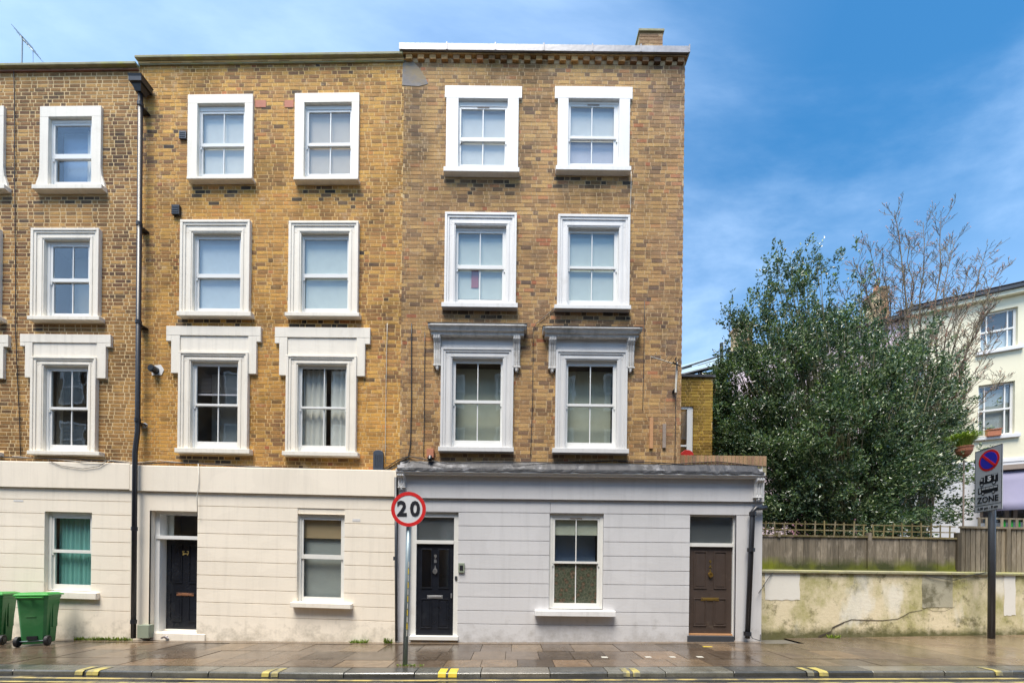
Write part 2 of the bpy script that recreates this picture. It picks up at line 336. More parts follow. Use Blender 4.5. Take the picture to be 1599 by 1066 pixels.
def leafmat(name, a, bb, c, gloss=.32):
    m, t, b = newmat(name)
    g = nd(t, 'ShaderNodeNewGeometry')
    cc = ramp(t, g.outputs['Random Per Island'], [(0, a), (.6, bb), (1, c)])
    n = ramp(t, noise(t, .9, 3), [(.35, .7), (.68, 1.35)])
    cc = mixc(t, 1., cc, n, 'MULTIPLY')
    t.links.new(cc, b.inputs['Base Color']); b.inputs['Roughness'].default_value = gloss; b.inputs['Specular IOR Level'].default_value = .6
    tl = nd(t, 'ShaderNodeBsdfTranslucent'); t.links.new(mixc(t, 1., cc, (1.0, 1.25, .5), 'MULTIPLY'), tl.inputs[0])
    mx = nd(t, 'ShaderNodeMixShader'); mx.inputs[0].default_value = .22
    o = t.nodes['Material Output']
    t.links.new(b.outputs[0], mx.inputs[1]); t.links.new(tl.outputs[0], mx.inputs[2]); t.links.new(mx.outputs[0], o.inputs[0])
    return m
MT['holly'] = leafmat('glossy dark evergreen leaf', (.034, .066, .034), (.085, .14, .072), (.34, .40, .22), .25)
MT['grassleaf'] = leafmat('bright grass blades', (.16, .24, .03), (.26, .36, .04), (.4, .44, .08), .5)
MT['weed'] = leafmat('weed leaf', (.09, .15, .02), (.16, .24, .03), (.3, .34, .05), .5)

# ------------------------------------------------------------------ mesh building
class MB:
    def __init__(s): s.v = []; s.f = []
    def add(s, vs, fs):
        n = len(s.v); s.v += vs; s.f += [tuple(i + n for i in f) for f in fs]; return s
    def box(s, x0, x1, y0, y1, z0, z1, back=True):
        if x0 > x1: x0, x1 = x1, x0
        if y0 > y1: y0, y1 = y1, y0
        if z0 > z1: z0, z1 = z1, z0
        vs = [(x0, y0, z0), (x1, y0, z0), (x1, y1, z0), (x0, y1, z0), (x0, y0, z1), (x1, y0, z1), (x1, y1, z1), (x0, y1, z1)]
        fs = [(0, 1, 5, 4), (1, 2, 6, 5), (3, 0, 4, 7), (4, 5, 6, 7), (3, 2, 1, 0)]
        if back: fs.append((2, 3, 7, 6))
        return s.add(vs, fs)
    def quad(s, a, b, c, d): return s.add([a, b, c, d], [(0, 1, 2, 3)])
    def prism(s, poly, y0, y1):            # polygon in x,z (counter-clockwise seen from the street) extruded in y
        n = len(poly)
        vs = [(x, y0, z) for x, z in poly] + [(x, y1, z) for x, z in poly]
        fs = [tuple(range(n)), tuple(range(2 * n - 1, n - 1, -1))] + [(i, i + n, (i + 1) % n + n, (i + 1) % n) for i in range(n)]
        return s.add(vs, fs)
    def prismx(s, poly, x0, x1):           # polygon in y,z extruded along x
        n = len(poly)
        vs = [(x0, y, z) for y, z in poly] + [(x1, y, z) for y, z in poly]
        fs = [tuple(range(n)), tuple(range(2 * n - 1, n - 1, -1))] + [(i, i + n, (i + 1) % n + n, (i + 1) % n) for i in range(n)]
        return s.add(vs, fs)
    def tube(s, pts, rad, n=8, cap=True):
        pts = [Vector(p) for p in pts]
        if isinstance(rad, (int, float)): rad = [rad] * len(pts)
        rings = []
        ref = None
        for i, p in enumerate(pts):
            d = (pts[min(i + 1, len(pts) - 1)] - pts[max(i - 1, 0)])
            if d.length < 1e-9: d = Vector((0, 0, 1))
            d.normalize()
            if ref is None: ref = Vector((0, 0, 1)) if abs(d.z) < .9 else Vector((1, 0, 0))
            a = d.cross(ref).normalized(); b = d.cross(a).normalized(); ref = -b if False else ref
            rings.append([tuple(p + (a * math.cos(2 * math.pi * k / n) + b * math.sin(2 * math.pi * k / n)) * rad[i]) for k in range(n)])
        base = len(s.v)
        for r in rings: s.v += r
        for i in range(len(pts) - 1):
            for k in range(n):
                a, b = base + i * n + k, base + i * n + (k + 1) % n
                s.f.append((a, b, b + n, a + n))
        if cap:
            s.f.append(tuple(base + k for k in range(n))); s.f.append(tuple(base + (len(pts) - 1) * n + k for k in reversed(range(n))))
        return s
    def disc(s, c, r, y0, y1, n=32, r_in=0):      # disc facing the street
        cx, cz = c
        if r_in == 0:
            return s.prism([(cx + r * math.cos(2 * math.pi * k / n), cz + r * math.sin(2 * math.pi * k / n)) for k in range(n)], y0, y1)
        vs = []
        for y in (y0, y1):
            for rr in (r, r_in):
                vs += [(cx + rr * math.cos(2 * math.pi * k / n), y, cz + rr * math.sin(2 * math.pi * k / n)) for k in range(n)]
        fs = []
        for k in range(n):
            j = (k + 1) % n
            fs += [(k, j, n + j, n + k), (2 * n + j, 2 * n + k, 3 * n + k, 3 * n + j), (j, k, 2 * n + k, 2 * n + j), (n + k, n + j, 3 * n + j, 3 * n + k)]
        return s.add(vs, fs)
CEN = {}
def thing(name, label, cat, loc, rz=0, group=None):
    o = bpy.data.objects.new(name, None); col.objects.link(o); o.location = loc; o.rotation_euler = (0, 0, rz)
    o.empty_display_size = .2
    o['label'] = label; o['category'] = cat
    if group: o['group'] = group
    CEN[o.name] = None
    return o
def inv(root):
    return (Matrix.Translation(root.location) @ Matrix.Rotation(root.rotation_euler[2], 4, 'Z')).inverted()
def rootof(o):
    while o.parent: o = o.parent
    return o
def build(mb, name, mat, parent=None, world=True, wp=False, smooth=False, bev=0, label=None, kind=None, cat=None, group=None, fixn=True):
    vs = mb.v
    if wp: vs = [(x, y, warp(x, z)) for x, y, z in vs]
    if parent is not None and world:
        M = inv(rootof(parent)); vs = [M @ Vector(v) for v in vs]
    else: vs = [Vector(v) for v in vs]
    lo = Vector((min(v[0] for v in vs), min(v[1] for v in vs), min(v[2] for v in vs)))
    hi = Vector((max(v[0] for v in vs), max(v[1] for v in vs), max(v[2] for v in vs)))
    c = (lo + hi) / 2
    if parent is None: c.z = lo.z
    me = bpy.data.meshes.new(name); me.from_pydata([v - c for v in vs], [], mb.f)
    if fixn:
        import bmesh
        bm = bmesh.new(); bm.from_mesh(me); bmesh.ops.recalc_face_normals(bm, faces=bm.faces); bm.to_mesh(me); bm.free()
    me.materials.append(MT[mat] if isinstance(mat, str) else mat)
    if smooth: me.polygons.foreach_set('use_smooth', [True] * len(me.polygons))
    me.update()
    o = bpy.data.objects.new(name, me); col.objects.link(o)
    if parent is not None:
        o.parent = parent; pc = CEN.get(parent.name)
        o.location = c - pc if pc is not None else c
    else: o.location = c
    CEN[o.name] = c if parent is not None else Vector((0, 0, 0))
    if bev:
        b = o.modifiers.new('bevel', 'BEVEL'); b.width = bev; b.segments = 2; b.limit_method = 'ANGLE'; b.angle_limit = math.radians(40)
    for k, v in (('label', label), ('kind', kind), ('category', cat), ('group', group)):
        if v: o[k] = v
    return o
def txt(s, center, size, mat, parent, name='lettering', rot=(math.pi / 2, 0, 0), bold=0.0, sx=1.0, world=True):
    cu = bpy.data.curves.new(name, 'FONT'); cu.body = s; cu.size = size; cu.align_x = 'CENTER'; cu.align_y = 'CENTER'
    cu.extrude = .002; cu.offset = bold; cu.resolution_u = 3
    cu.materials.append(MT[mat])
    tmp = bpy.data.objects.new(name, cu); col.objects.link(tmp)
    me = bpy.data.meshes.new_from_object(tmp.evaluated_get(bpy.context.evaluated_depsgraph_get())); bpy.data.objects.remove(tmp)
    o = bpy.data.objects.new(name, me); col.objects.link(o); o.parent = parent
    c = inv(rootof(parent)) @ Vector(center) if world else Vector(center)
    pc = CEN.get(parent.name); o.location = c - pc if pc is not None else c
    o.rotation_euler = rot; o.scale = (sx, 1, 1)
    return o

YB, YM, YS, YG = 8.22, 8.2222, 8.175, 8.15      # brick face, mortar face, window surround face, ground-floor render face

# ------------------------------------------------------------------ ground, road, kerb, pavement
def strip(name, mat, y0, y1, dz, x0=-40, x1=45, step=2.5, parent=None, kind='structure', thick=0):
    mb = MB(); xs = []; x = x0
    while x < x1 - 1e-6: xs.append(x); x += step
    xs.append(x1)
    xs = sorted(set(xs + ([-2.5] if x0 < -2.5 < x1 else [])))
    for a, b in zip(xs, xs[1:]): mb.quad((a, y0, gz(a) + dz), (b, y0, gz(b) + dz), (b, y1, gz(b) + dz), (a, y1, gz(a) + dz))
    return build(mb, name, mat, parent, kind=kind, fixn=False)
g = MB().quad((-900, -900, -.5), (900, -900, -.5), (900, 900, -.5), (-900, 900, -.5)); build(g, 'ground', 'ground', kind='structure', fixn=False)
road = strip('road', 'road', -1.6, 5.80, -.075)
def roadline(name, mat, ya, yb, x0, x1):
    mb = MB(); x = x0
    while x < x1 - .01:
        e = min(x + 1.0, x1)
        mb.quad((x, ya, gz(x) - .071), (e, ya, gz(e) - .071), (e, yb, gz(e) - .071), (x, yb, gz(x) - .071)); x = e
    return build(mb, name, mat, road, fixn=False)
roadline('yellow_line', 'faintyellow', 5.585, 5.655, -14, 18)
roadline('yellow_line', 'faintyellow', 5.40, 5.46, -14, 18)
for i in range(2):
    xa = -9.6 + i * 0.9
    mb = MB().quad((xa, 5.50, gz(xa) - .0705), (xa + .6, 5.60, gz(xa) - .0705), (xa + .6, 5.64, gz(xa) - .0705), (xa, 5.54, gz(xa) - .0705)); build(mb, 'white_dash', 'whitepaint', road, fixn=False)
mb = MB().quad((-9.3, 5.30, gz(-9) - .070), (-9.15, 5.30, gz(-9) - .070), (-7.2, 5.70, gz(-7.2) - .070), (-7.5, 5.70, gz(-7.5) - .070)); build(mb, 'yellow_line', 'faintyellow', road, fixn=False)
kerb = strip('kerb', 'ground', 5.80, 6.09, -.03)
x = -16.0; kerbs = []
while x < 22:
    ln = U(.85, 1.15)
    mb = MB(); t = gz(x + ln / 2)
    yb = 5.765 + U(-.006, .006)
    prof = [(yb, -.2), (yb + .008, -.02 + U(-.004, .004)), (yb + .03, 0), (6.095, 0.0), (6.095, -.2)]
    a0, a1 = x + .006, x + ln - .006
    pr = [(y, z) for y, z in prof]; n = len(pr)
    vs = [(a0, y, z + gz(a0)) for y, z in pr] + [(a1, y, z + gz(a1)) for y, z in pr]
    mb.add(vs, [tuple(range(n)), tuple(range(2 * n - 1, n - 1, -1))] + [(i, i + n, (i + 1) % n + n, (i + 1) % n) for i in range(n)])
    kerbs.append((x, build(mb, 'kerb_stone', 'kerb', kerb, bev=.006))); x += ln
def kerbmark(pxa, pxb, mat='yellowpaint', ya=5.768, yb=6.0):
    xa = (pxa - 800) / F * 5.85; xb = (pxb - 800) / F * 5.85; z = gz((xa + xb) / 2) + .004
    n = 5
    for k in range(1):
        mb = MB(); pr_ = [(5.750, -.07), (5.760, -.017), (5.788, .001), (yb, .001)]
        for (y0_, z0_), (y1_, z1_) in zip(pr_, pr_[1:]): mb.quad((xa, y0_, z + z0_), (xb, y0_, z + z0_), (xb, y1_, z + z1_), (xa, y1_, z + z1_))
        build(mb, 'yellow_kerb_mark', mat, kerb, fixn=False)
for a, b in ((688, 700), (704, 717), (973, 983), (988, 999), (1256, 1266), (1274, 1288), (1545, 1556), (130, 142), (148, 166), (417, 428), (432, 442)): kerbmark(a, b, 'yellowpaint' if 680 < a < 730 else 'oldyellow')
pave = strip('pavement', 'ground', 6.09, 9.6, -.035)
EDGES = [(7.93, 7.24), (7.24, 6.58), (6.58, 6.10)]
for ri, (ya, yb) in enumerate(EDGES):
    x = -13.2 + [0, .33, .12][ri]
    while x < 6.2:
        ln = random.choice([.61, .61, .61, .76, .9])
        a0, a1 = x + .005, x + ln - .005; zt = U(-.003, .003)
        mb = MB(); y0, y1 = yb + .005, ya - .005
        vs = [(a0, y0, gz(a0) - .05), (a1, y0, gz(a1) - .05), (a1, y1, gz(a1) - .05), (a0, y1, gz(a0) - .05)]
        vs += [(p[0], p[1], p[2] + .05 + zt) for p in vs]
        mb.add(vs, [(0, 1, 5, 4), (1, 2, 6, 5), (2, 3, 7, 6), (3, 0, 4, 7), (4, 5, 6, 7), (3, 2, 1, 0)])
        build(mb, 'paving_slab', 'paving', pave, fixn=False); x += ln
def slabbox(x0, x1, y0, y1, dz, name, mat):
    mb = MB(); n = max(1, int((x1 - x0) / 2))
    for i in range(n):
        a = x0 + (x1 - x0) * i / n; b = x0 + (x1 - x0) * (i + 1) / n
        mb.quad((a, y0, gz(a) + dz), (b, y0, gz(b) + dz), (b, y1, gz(b) + dz), (a, y1, gz(a) + dz))
    return build(mb, name, mat, pave, fixn=False)
x = 6.2
for ln in (1.9, 3.4, 4.2, 7.0, 10.0):
    slabbox(x, x + ln - .01, 6.10, 9.5, 0.0, 'asphalt_panel', 'tarpave'); x += ln
slabbox(-20, 5.4, 7.935, 8.30, 0.004, 'cement_fillet', 'tarpave')
for pxx, pyy in ((1100 - 154 + 0, 1027), (1014, 1027), (1052, 1027), (1095, 1021)):
    Y = 6.75; xx = (pxx - 800) / F * Y; mb = MB().box(xx - .055, xx + .055, Y - .045, Y + .045, gz(xx), gz(xx) + .004); build(mb, 'white_paint_mark', 'whitepaint', pave)
xx = 3.9; mb = MB().box(xx, xx + .2, 7.6, 7.66, gz(xx), gz(xx) + .004); build(mb, 'yellow_paint_mark', 'yellowpaint', pave)
strip('far_pavement', 'paving', -4.0, -1.6, .02)
# moss line at the foot of the walls
def mosstuft(x0, x1, y, hgt, n, label, name='weed', mat='weed', cat='weeds'):
    mb = MB()
    for i in range(n):
        x = U(x0, x1); yy = y + U(-.05, .02); h = hgt * U(.4, 1.1); a = U(0, 6.28); w_ = U(.006, .014); lx, ly = U(-.04, .04), U(-.05, .02)
        z = gz(x) + .002; dx, dy = math.cos(a) * w_, math.sin(a) * w_
        mb.add([(x - dx, yy - dy, z), (x + dx, yy + dy, z), (x + lx + dx * .6, yy + ly + dy * .6, z + h * .7), (x + lx * 1.5, yy + ly * 1.5, z + h), (x + lx - dx * .6, yy + ly - dy * .6, z + h * .7)], [(0, 1, 2, 3, 4)])
    return build(mb, name, mat, kind='stuff', cat=cat, label=label, fixn=False)
mosstuft(-3.45, -3.1, 8.10, .09, 90, 'small green weed at the foot of the cream wall beneath the dark box')
mosstuft(-2.72, -2.56, 8.07, .13, 60, 'bright green weed at the foot of the wall beside the grey house corner')
mosstuft(-9.4, -8.2, 8.12, .08, 260, 'thin line of moss and weeds at the foot of the left house by the downpipe')
mosstuft(7.2, 7.5, 8.55, .08, 60, 'green weed growing from the crack at the foot of the garden wall')

# ------------------------------------------------------------------ houses
def cells(x0, x1, z0, z1, holes, fn):
    xs = sorted({x0, x1, *[h for q in holes for h in (q[0], q[2]) if x0 < h < x1]}); zs = sorted({z0, z1, *[h for q in holes for h in (q[1], q[3]) if z0 < h < z1]})
    for a, b in zip(xs, xs[1:]):
        for c, d in zip(zs, zs[1:]):
            mx_, mz_ = (a + b) / 2, (c + d) / 2
            if any(q[0] < mx_ < q[2] and q[1] < mz_ < q[3] for q in holes): continue
            fn(a, b, c, d)
SH = {}
def shared_brick(key, ln, h, mat):
    k = (key, ln, h)
    if k not in SH:
        mb = MB().box(-ln / 2, ln / 2, -.006, .008, -h / 2, h / 2, back=False)
        me = bpy.data.meshes.new('brick'); me.from_pydata(mb.v, [], mb.f); me.materials.append(MT[mat]); SH[k] = me
    return SH[k]
def brickwork(root, mat, x0, x1, z0, z1, excl, pitch=.0845, joint=.014, yb=YB, st=.222, hd=.104, nmax=300, wp=True, cond=None, frame=None, sills=()):
    """Flemish bond in front of the mortar face; the nearest whole bricks are single objects, the rest one mesh."""
    L_ = []; row = 0; z = z0
    while z < z1 - .02:
        h = min(pitch - joint, z1 - z)
        x = x0 - (st + joint) * (.0 if row % 2 else .75) + U(-.02, .02); k = row % 2
        while x < x1:
            ln = (st if k % 2 == 0 else hd) * U(.96, 1.04)
            a, b = max(x, x0), min(x + ln, x1)
            if b - a > .03:
                segs = [(a, b, b - a > ln * .99)]
                for q in excl:
                    if q[1] < z + h - .004 and q[3] > z + .004:
                        ns = []
                        for (s, e, fl) in segs:
                            if q[2] <= s or q[0] >= e: ns.append((s, e, fl)); continue
                            if q[0] - s > .02: ns.append((s, q[0], False))
                            if e - q[2] > .02: ns.append((q[2], e, False))
                        segs = ns
                for s, e, fl in segs:
                    if cond and not cond((s + e) / 2, z): continue
                    L_.append((s, e, z, h, fl and h > pitch - joint - .001, k % 2))
            x += ln + joint * U(.8, 1.2); k += 1
        z += pitch; row += 1
    whole = [i for i, q in enumerate(L_) if q[4]]
    whole.sort(key=lambda i: (L_[i][0]) ** 2 + 64 + (L_[i][2] - CAMZ) ** 2)
    single = set(whole[:nmax]); mb = MB(); M = inv(root)
    for i, (s, e, z, h, fl, k) in enumerate(L_):
        yo = yb - U(0, .0028)
        if i in single:
            me = shared_brick(mat, st if k == 0 else hd, h, mat)
            o = bpy.data.objects.new('brick', me); col.objects.link(o); o.parent = root
            cx = (s + e) / 2; cz = z + h / 2
            sl = 0
            if wp and cx < X0: sl = (WA - WB * (cz - CAMZ)); cz = warp(cx, cz)
            o.location = M @ Vector((cx, yo + .006, cz)); o.rotation_euler = (0, sl, 0)
        else:
            j = U(-.0015, .0015)
            mb.add([(s, yo, z), (e, yo, z + j), (e, yo, z + h), (s, yo, z + h + j), (s, yo + .014, z), (e, yo + .014, z + j), (e, yo + .014, z + h), (s, yo + .014, z + h + j)],
                   [(0, 1, 2, 3), (1, 5, 6, 2), (4, 0, 3, 7), (3, 2, 6, 7), (4, 5, 1, 0)])
    if mb.v:
        o = build(mb, 'brickwork', mat, root, wp=wp, kind='stuff', fixn=False)
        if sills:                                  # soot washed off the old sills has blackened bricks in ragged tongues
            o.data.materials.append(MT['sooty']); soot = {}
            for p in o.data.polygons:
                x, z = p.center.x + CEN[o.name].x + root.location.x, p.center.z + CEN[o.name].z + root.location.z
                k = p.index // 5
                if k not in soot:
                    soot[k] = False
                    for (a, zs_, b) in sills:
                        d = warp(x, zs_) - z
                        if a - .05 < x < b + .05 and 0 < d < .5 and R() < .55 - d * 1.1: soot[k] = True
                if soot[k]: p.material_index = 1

def curtain(name, x0, x1, z0, z1, y, mat, parent, waves=5, amp=.02, top=None):
    mb = MB(); n = max(6, waves * 6); vs = []
    for k in range(n + 1):
        x = x0 + (x1 - x0) * k / n; yy = y + amp * math.sin(k / n * waves * 2 * math.pi) + amp * .4 * math.sin(k * 1.7)
        vs += [(x, yy, z0), (x, yy, z1)]
    mb.add(vs, [(2 * k, 2 * k + 2, 2 * k + 3, 2 * k + 1) for k in range(n)])
    return build(mb, name, mat, parent, wp=True, smooth=True, fixn=False)
def flat(name, x0, x1, z0, z1, y, mat, parent, th=.004):
    return build(MB().box(x0, x1, y, y + th, z0, z1), name, mat, parent, wp=True)

def window(root, op, gl, gr, gt, rt, rb, gb, mun=None, fr='white', inner=(), yo=YS, dy=0.0, bottom=None, vent=False, label=None, glassmat_='glass', cas=False):
    """op: opening rect (x0,z0,x1,z1). glass edges, meeting rail top and bottom, glass bottom as photo pixels."""
    yw = yo + .06 + dy; yu = yw + .010; yl = yw + .032
    x0, z0, x1, z1 = op; my = (gt + gb) / 2; mx_ = (gl + gr) / 2
    GL = P(gl, my, yu + .012)[0]; GR = P(gr, my, yu + .012)[0]
    GL = max(GL, x0 + .035); GR = min(GR, x1 - .035)
    GT = P(mx_, gt, yu + .012)[1]; RT = P(mx_, rt, yu)[1]; RB = P(mx_, rb, yu)[1]; GB = P(mx_, gb, yl + .012)[1]
    GT = min(GT, z1 - .05)
    # box frame
    f = MB(); fw = max(.02, min(GL - x0, x1 - GR) - .045)
    f.box(x0, x0 + fw, yw, yw + .09, z0, z1); f.box(x1 - fw, x1, yw, yw + .09, z0, z1)
    ft = max(.015, (z1 - GT) - .05); f.box(x0 + fw, x1 - fw, yw, yw + .09, z1 - ft, z1); f.box(x0 + fw, x1 - fw, yw, yw + .09, z0, z0 + .02)
    wn = build(f, 'window', fr, root, wp=True, bev=.004, label=label)
    a, b = x0 + fw, x1 - fw
    zc = (RT + RB) / 2
    def sash(za, zb, gza, gzb, y, horn):
        s = MB()
        s.box(a, GL, y, y + .03, za, zb); s.box(GR, b, y, y + .03, za, zb)
        s.box(GL, GR, y, y + .03, za, gza); s.box(GL, GR, y, y + .03, gzb, zb)
        if mun:
            M_ = P(mun, my, y)[0]; s.box(M_ - .011, M_ + .011, y + .004, y + .026, gza, gzb)
        if horn:
            s.box(a, a + .03, y + .002, y + .028, za - .06, za - .0005); s.box(b - .03, b, y + .002, y + .028, za - .06, za - .0005)
        sh = build(s, 'sash', fr, wn, wp=True, bev=.003)
        edges = [GL, (P(mun, my, y)[0] - .011), (P(mun, my, y)[0] + .011), GR] if mun else [GL, GR]
        for i in range(0, len(edges), 2):
            build(MB().box(edges[i] - .003, edges[i + 1] + .003, y + .014, y + .018, gza - .003, gzb + .003), 'pane', glassmat_, wn, wp=True)
    sash(RB, z1 - ft, RT, GT, yu, not cas)
    sash(z0 + .021, RT if not cas else RB - .001, GB, RB, yl, False)
    if vent: build(MB().box((a + b) / 2 - .13, (a + b) / 2 + .13, yu - .006, yu + .003, z1 - ft - .028, z1 - ft - .008), 'trickle_vent', 'woodold', wn, wp=True)
    yi = yl + .055
    for q in inner:
        kd = q[0]
        if kd == 'blind':        # (kind, mat, fraction down from the top)
            flat('roller_blind', a + .01, b - .01, z1 - ft - (z1 - ft - z0) * q[2], z1 - ft, yi + (q[3] if len(q) > 3 else 0), q[1], wn)
        elif kd == 'curtain':    # (kind, mat, f0, f1, top fraction)
            curtain('curtain', a + (b - a) * q[2], a + (b - a) * q[3], z0 + .02, z1 - ft, yi + .06, q[1], wn, waves=max(2, int((q[3] - q[2]) * 9)), amp=.018)
        elif kd == 'half':       # lower part panel (kind, mat, z fraction 0..1)
            flat('window_film', a + .02, b - .02, z0 + .02, z0 + (z1 - z0) * q[2], yi - .03, q[1], wn)
        elif kd == 'slat':
            s = MB(); zt = z1 - ft; zb = z0 + (z1 - z0) * q[2]; k = 0
            while zt - k * .03 > zb:
                zc_ = zt - k * .03; s.add([(a + .02, yi, zc_), (b - .02, yi, zc_), (b - .02, yi + .02, zc_ + .012), (a + .02, yi + .02, zc_ + .012)], [(0, 1, 2, 3)]); k += 1
            s.box(a + .02, b - .02, yi - .005, yi + .02, zb - .03, zb)
            build(s, 'slatted_blind', q[1], wn, wp=True, fixn=False)
        elif kd == 'item':       # (kind, name, mat, fx0, fx1, fz0, fz1)
            flat(q[1], a + (b - a) * q[3], a + (b - a) * q[4], z0 + (z1 - z0) * q[5], z0 + (z1 - z0) * q[6], yi - .01, q[2], wn, .012)
    # the room behind
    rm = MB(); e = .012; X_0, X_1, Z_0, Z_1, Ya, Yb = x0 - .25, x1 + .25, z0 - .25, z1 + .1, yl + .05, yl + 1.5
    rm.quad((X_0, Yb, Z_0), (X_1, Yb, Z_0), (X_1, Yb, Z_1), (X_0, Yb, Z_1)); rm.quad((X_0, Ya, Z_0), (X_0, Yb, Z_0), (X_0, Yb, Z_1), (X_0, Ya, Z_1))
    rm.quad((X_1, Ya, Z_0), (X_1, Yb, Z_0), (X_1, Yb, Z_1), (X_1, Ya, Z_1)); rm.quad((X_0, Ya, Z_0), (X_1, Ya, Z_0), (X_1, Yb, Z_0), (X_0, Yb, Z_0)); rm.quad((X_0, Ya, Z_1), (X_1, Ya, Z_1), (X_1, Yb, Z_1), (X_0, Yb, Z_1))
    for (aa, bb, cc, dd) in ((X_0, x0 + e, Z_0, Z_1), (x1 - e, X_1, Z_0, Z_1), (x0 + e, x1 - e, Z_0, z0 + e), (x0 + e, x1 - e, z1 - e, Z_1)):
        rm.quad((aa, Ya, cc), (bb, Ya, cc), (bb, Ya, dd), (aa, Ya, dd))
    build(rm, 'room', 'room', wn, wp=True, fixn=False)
    return wn

def surround(root, style, op, outer, sill, mat, ears=None):
    """outer: x0,x1,ztop. Openings are lined back to the window frame."""
    x0, z0, x1, z1 = op; ox0, ox1, ot = outer; yb_ = YS + .075
    zs = sill[3] if sill else z0          # sill top
    s = MB()
    s.box(ox0, x0, YS, yb_, zs, z1); s.box(x1, ox1, YS, yb_, zs, z1)
    s.box(ox0, ox1, YS, yb_, z1, ot)
    if style == 'flare':
        for a, b in ((ox0, -1), (ox1, 1)):
            pts = [(a, zs), (a, zs + .45), (a + b * .02, zs + .26), (a + b * .07, zs + .12), (a + b * .10, zs + .0)]
            if b > 0: pts = [(x, z) for x, z in pts]; pts = [pts[0], pts[4], pts[3], pts[2], pts[1]]
            s.prism(pts, YS + .002, yb_ - .001)
    if style == 'ears':
        e = ears; s.box(e[0], ox0, YS + .001, yb_, e[2], ot - .001); s.box(ox1, e[1], YS + .001, yb_, e[2], ot - .001)
    if style in ('mould', 'hood', 'corbel'):
        wL = x0 - ox0; wR = ox1 - x1; hT = ot - z1
        for k, (fo, fi, pr) in enumerate(((0, .22, .03), (.22, .42, .016), (.68, .9, .010))):
            a0, a1 = ox0 + wL * fo, ox0 + wL * fi; b0, b1 = ox1 - wR * fi, ox1 - wR * fo; t0, t1 = ot - hT * fi, ot - hT * fo
            s.box(a0, a1, YS - pr, YS + .001, zs + .001, t0); s.box(b0, b1, YS - pr, YS + .001, zs + .001, t0); s.box(a0, b1, YS - pr, YS + .001, t0, t1)
    o = build(s, 'window_surround', mat, root, wp=True, bev=.005)
    if sill:
        sx0, sz0, sx1, sz1 = sill
        b = MB().prismx([(YS - .075, sz0), (YS - .075, sz1 - .012), (YS + .06, sz1), (YS + .08, sz1), (YS + .08, sz0)], sx0, sx1)
        build(b, 'sill', mat, root, wp=True, bev=.006)
    return o
def hood(root, ears, step, jamb, op, frieze, mat):
    """flat keyed hood over the first-floor windows. ears=(x0,x1,ztop,zbot) step=(x0,x1,zbot) frieze=(x0,z0,x1,z1)"""
    s = MB(); f = frieze
    s.box(ears[0], ears[1], YS - .008, YB + .03, f[3], ears[2])                                    # head band
    s.box(ears[0], step[0], YS - .007, YB + .03, ears[3], f[3]); s.box(step[1], ears[1], YS - .007, YB + .03, ears[3], f[3])
    s.box(step[0], f[0], YS - .006, YB + .03, step[2], f[3]); s.box(f[2], step[1], YS - .006, YB + .03, step[2], f[3])
    s.box(f[0], f[2], YS + .012, YB + .03, jamb[2], f[3])
    build(s, 'window_hood', mat, root, wp=True, bev=.006)

def scrollbracket(root, x0, x1, z0, z1, mat, y=YB):
    """console: fluted upright with a scroll at the top and a carved drop at the foot"""
    m = MB(); h = z1 - z0; w_ = x1 - x0
    prof = [(y + .02, z0 + h * .12), (y - .045, z0 + h * .12), (y - .055, z0 + h * .3), (y - .06, z0 + h * .6), (y - .085, z0 + h * .78), (y - .13, z0 + h * .9), (y - .13, z1), (y + .02, z1)]
    m.prismx(prof, x0, x1)
    for k in range(3):
        a = x0 + w_ * (.08 + .31 * k); m.prismx([(yy - .016 if yy < y else yy, zz_) for yy, zz_ in prof], a, a + w_ * .2)
    m.box(x0 - .01, x1 + .01, y - .075, y + .02, z0 + h * .095, z0 + h * .135)
    cx = (x0 + x1) / 2
    for (dx, dz_, r) in ((0, .04, .042), (-.028, .075, .033), (.028, .075, .033), (0, .005, .028)):
        m.tube([(cx + dx, y - .002, z0 + dz_), (cx + dx, y - .05, z0 + dz_), (cx + dx, y - .07, z0 + dz_ * 1.0)], [r, r, r * .45], 8)
    return build(m, 'scroll_bracket', mat, root, wp=True, bev=.003)

def courses(root, mat, zlist, x0, x1, holes, ztop, y=YG, gap=.013, plinth=-.3):
    """banded render: each band between two grooves is its own piece"""
    zs = [ztop] + list(zlist) + [plinth]
    for i in range(len(zs) - 1):
        a, b = zs[i + 1] + (gap / 2 if i < len(zs) - 2 else 0), zs[i] - gap / 2
        cuts = sorted({x0, x1, *[h for q in holes if q[1] < (a + b) / 2 < q[3] for h in (q[0], q[2]) if x0 < h < x1]})
        # a band that an opening only partly cuts is split at the opening's own height
        for c, d in zip(cuts, cuts[1:]):
            m = (c + d) / 2
            if any(q[0] < m < q[2] and q[1] < (a + b) / 2 < q[3] for q in holes): continue
            parts = [(a, b)]
            for q in holes:
                if q[0] < d - .001 and q[2] > c + .001:
                    if a < q[3] < b and q[1] < a: parts = [('cut', q)]
                    elif a < q[1] < b and q[3] > b: parts = [('cutb', q)]
            mb = MB()
            if isinstance(parts[0][0], str):
                q = parts[0][1]
                if parts[0][0] == 'cut':
                    mb.box(c, d, y, y + .035, q[3], b)
                    if q[0] > c: mb.box(c, q[0], y, y + .035, a, q[3])
                    if q[2] < d: mb.box(q[2], d, y, y + .035, a, q[3])
                else:
                    mb.box(c, d, y, y + .035, a, q[1])
                    if q[0] > c: mb.box(c, q[0], y, y + .035, q[1], b)
                    if q[2] < d: mb.box(q[2], d, y, y + .035, q[1], b)
            else: mb.box(c, d, y, y + .035, a, b)
            build(mb, 'render_course', mat, root, wp=True, bev=.003)
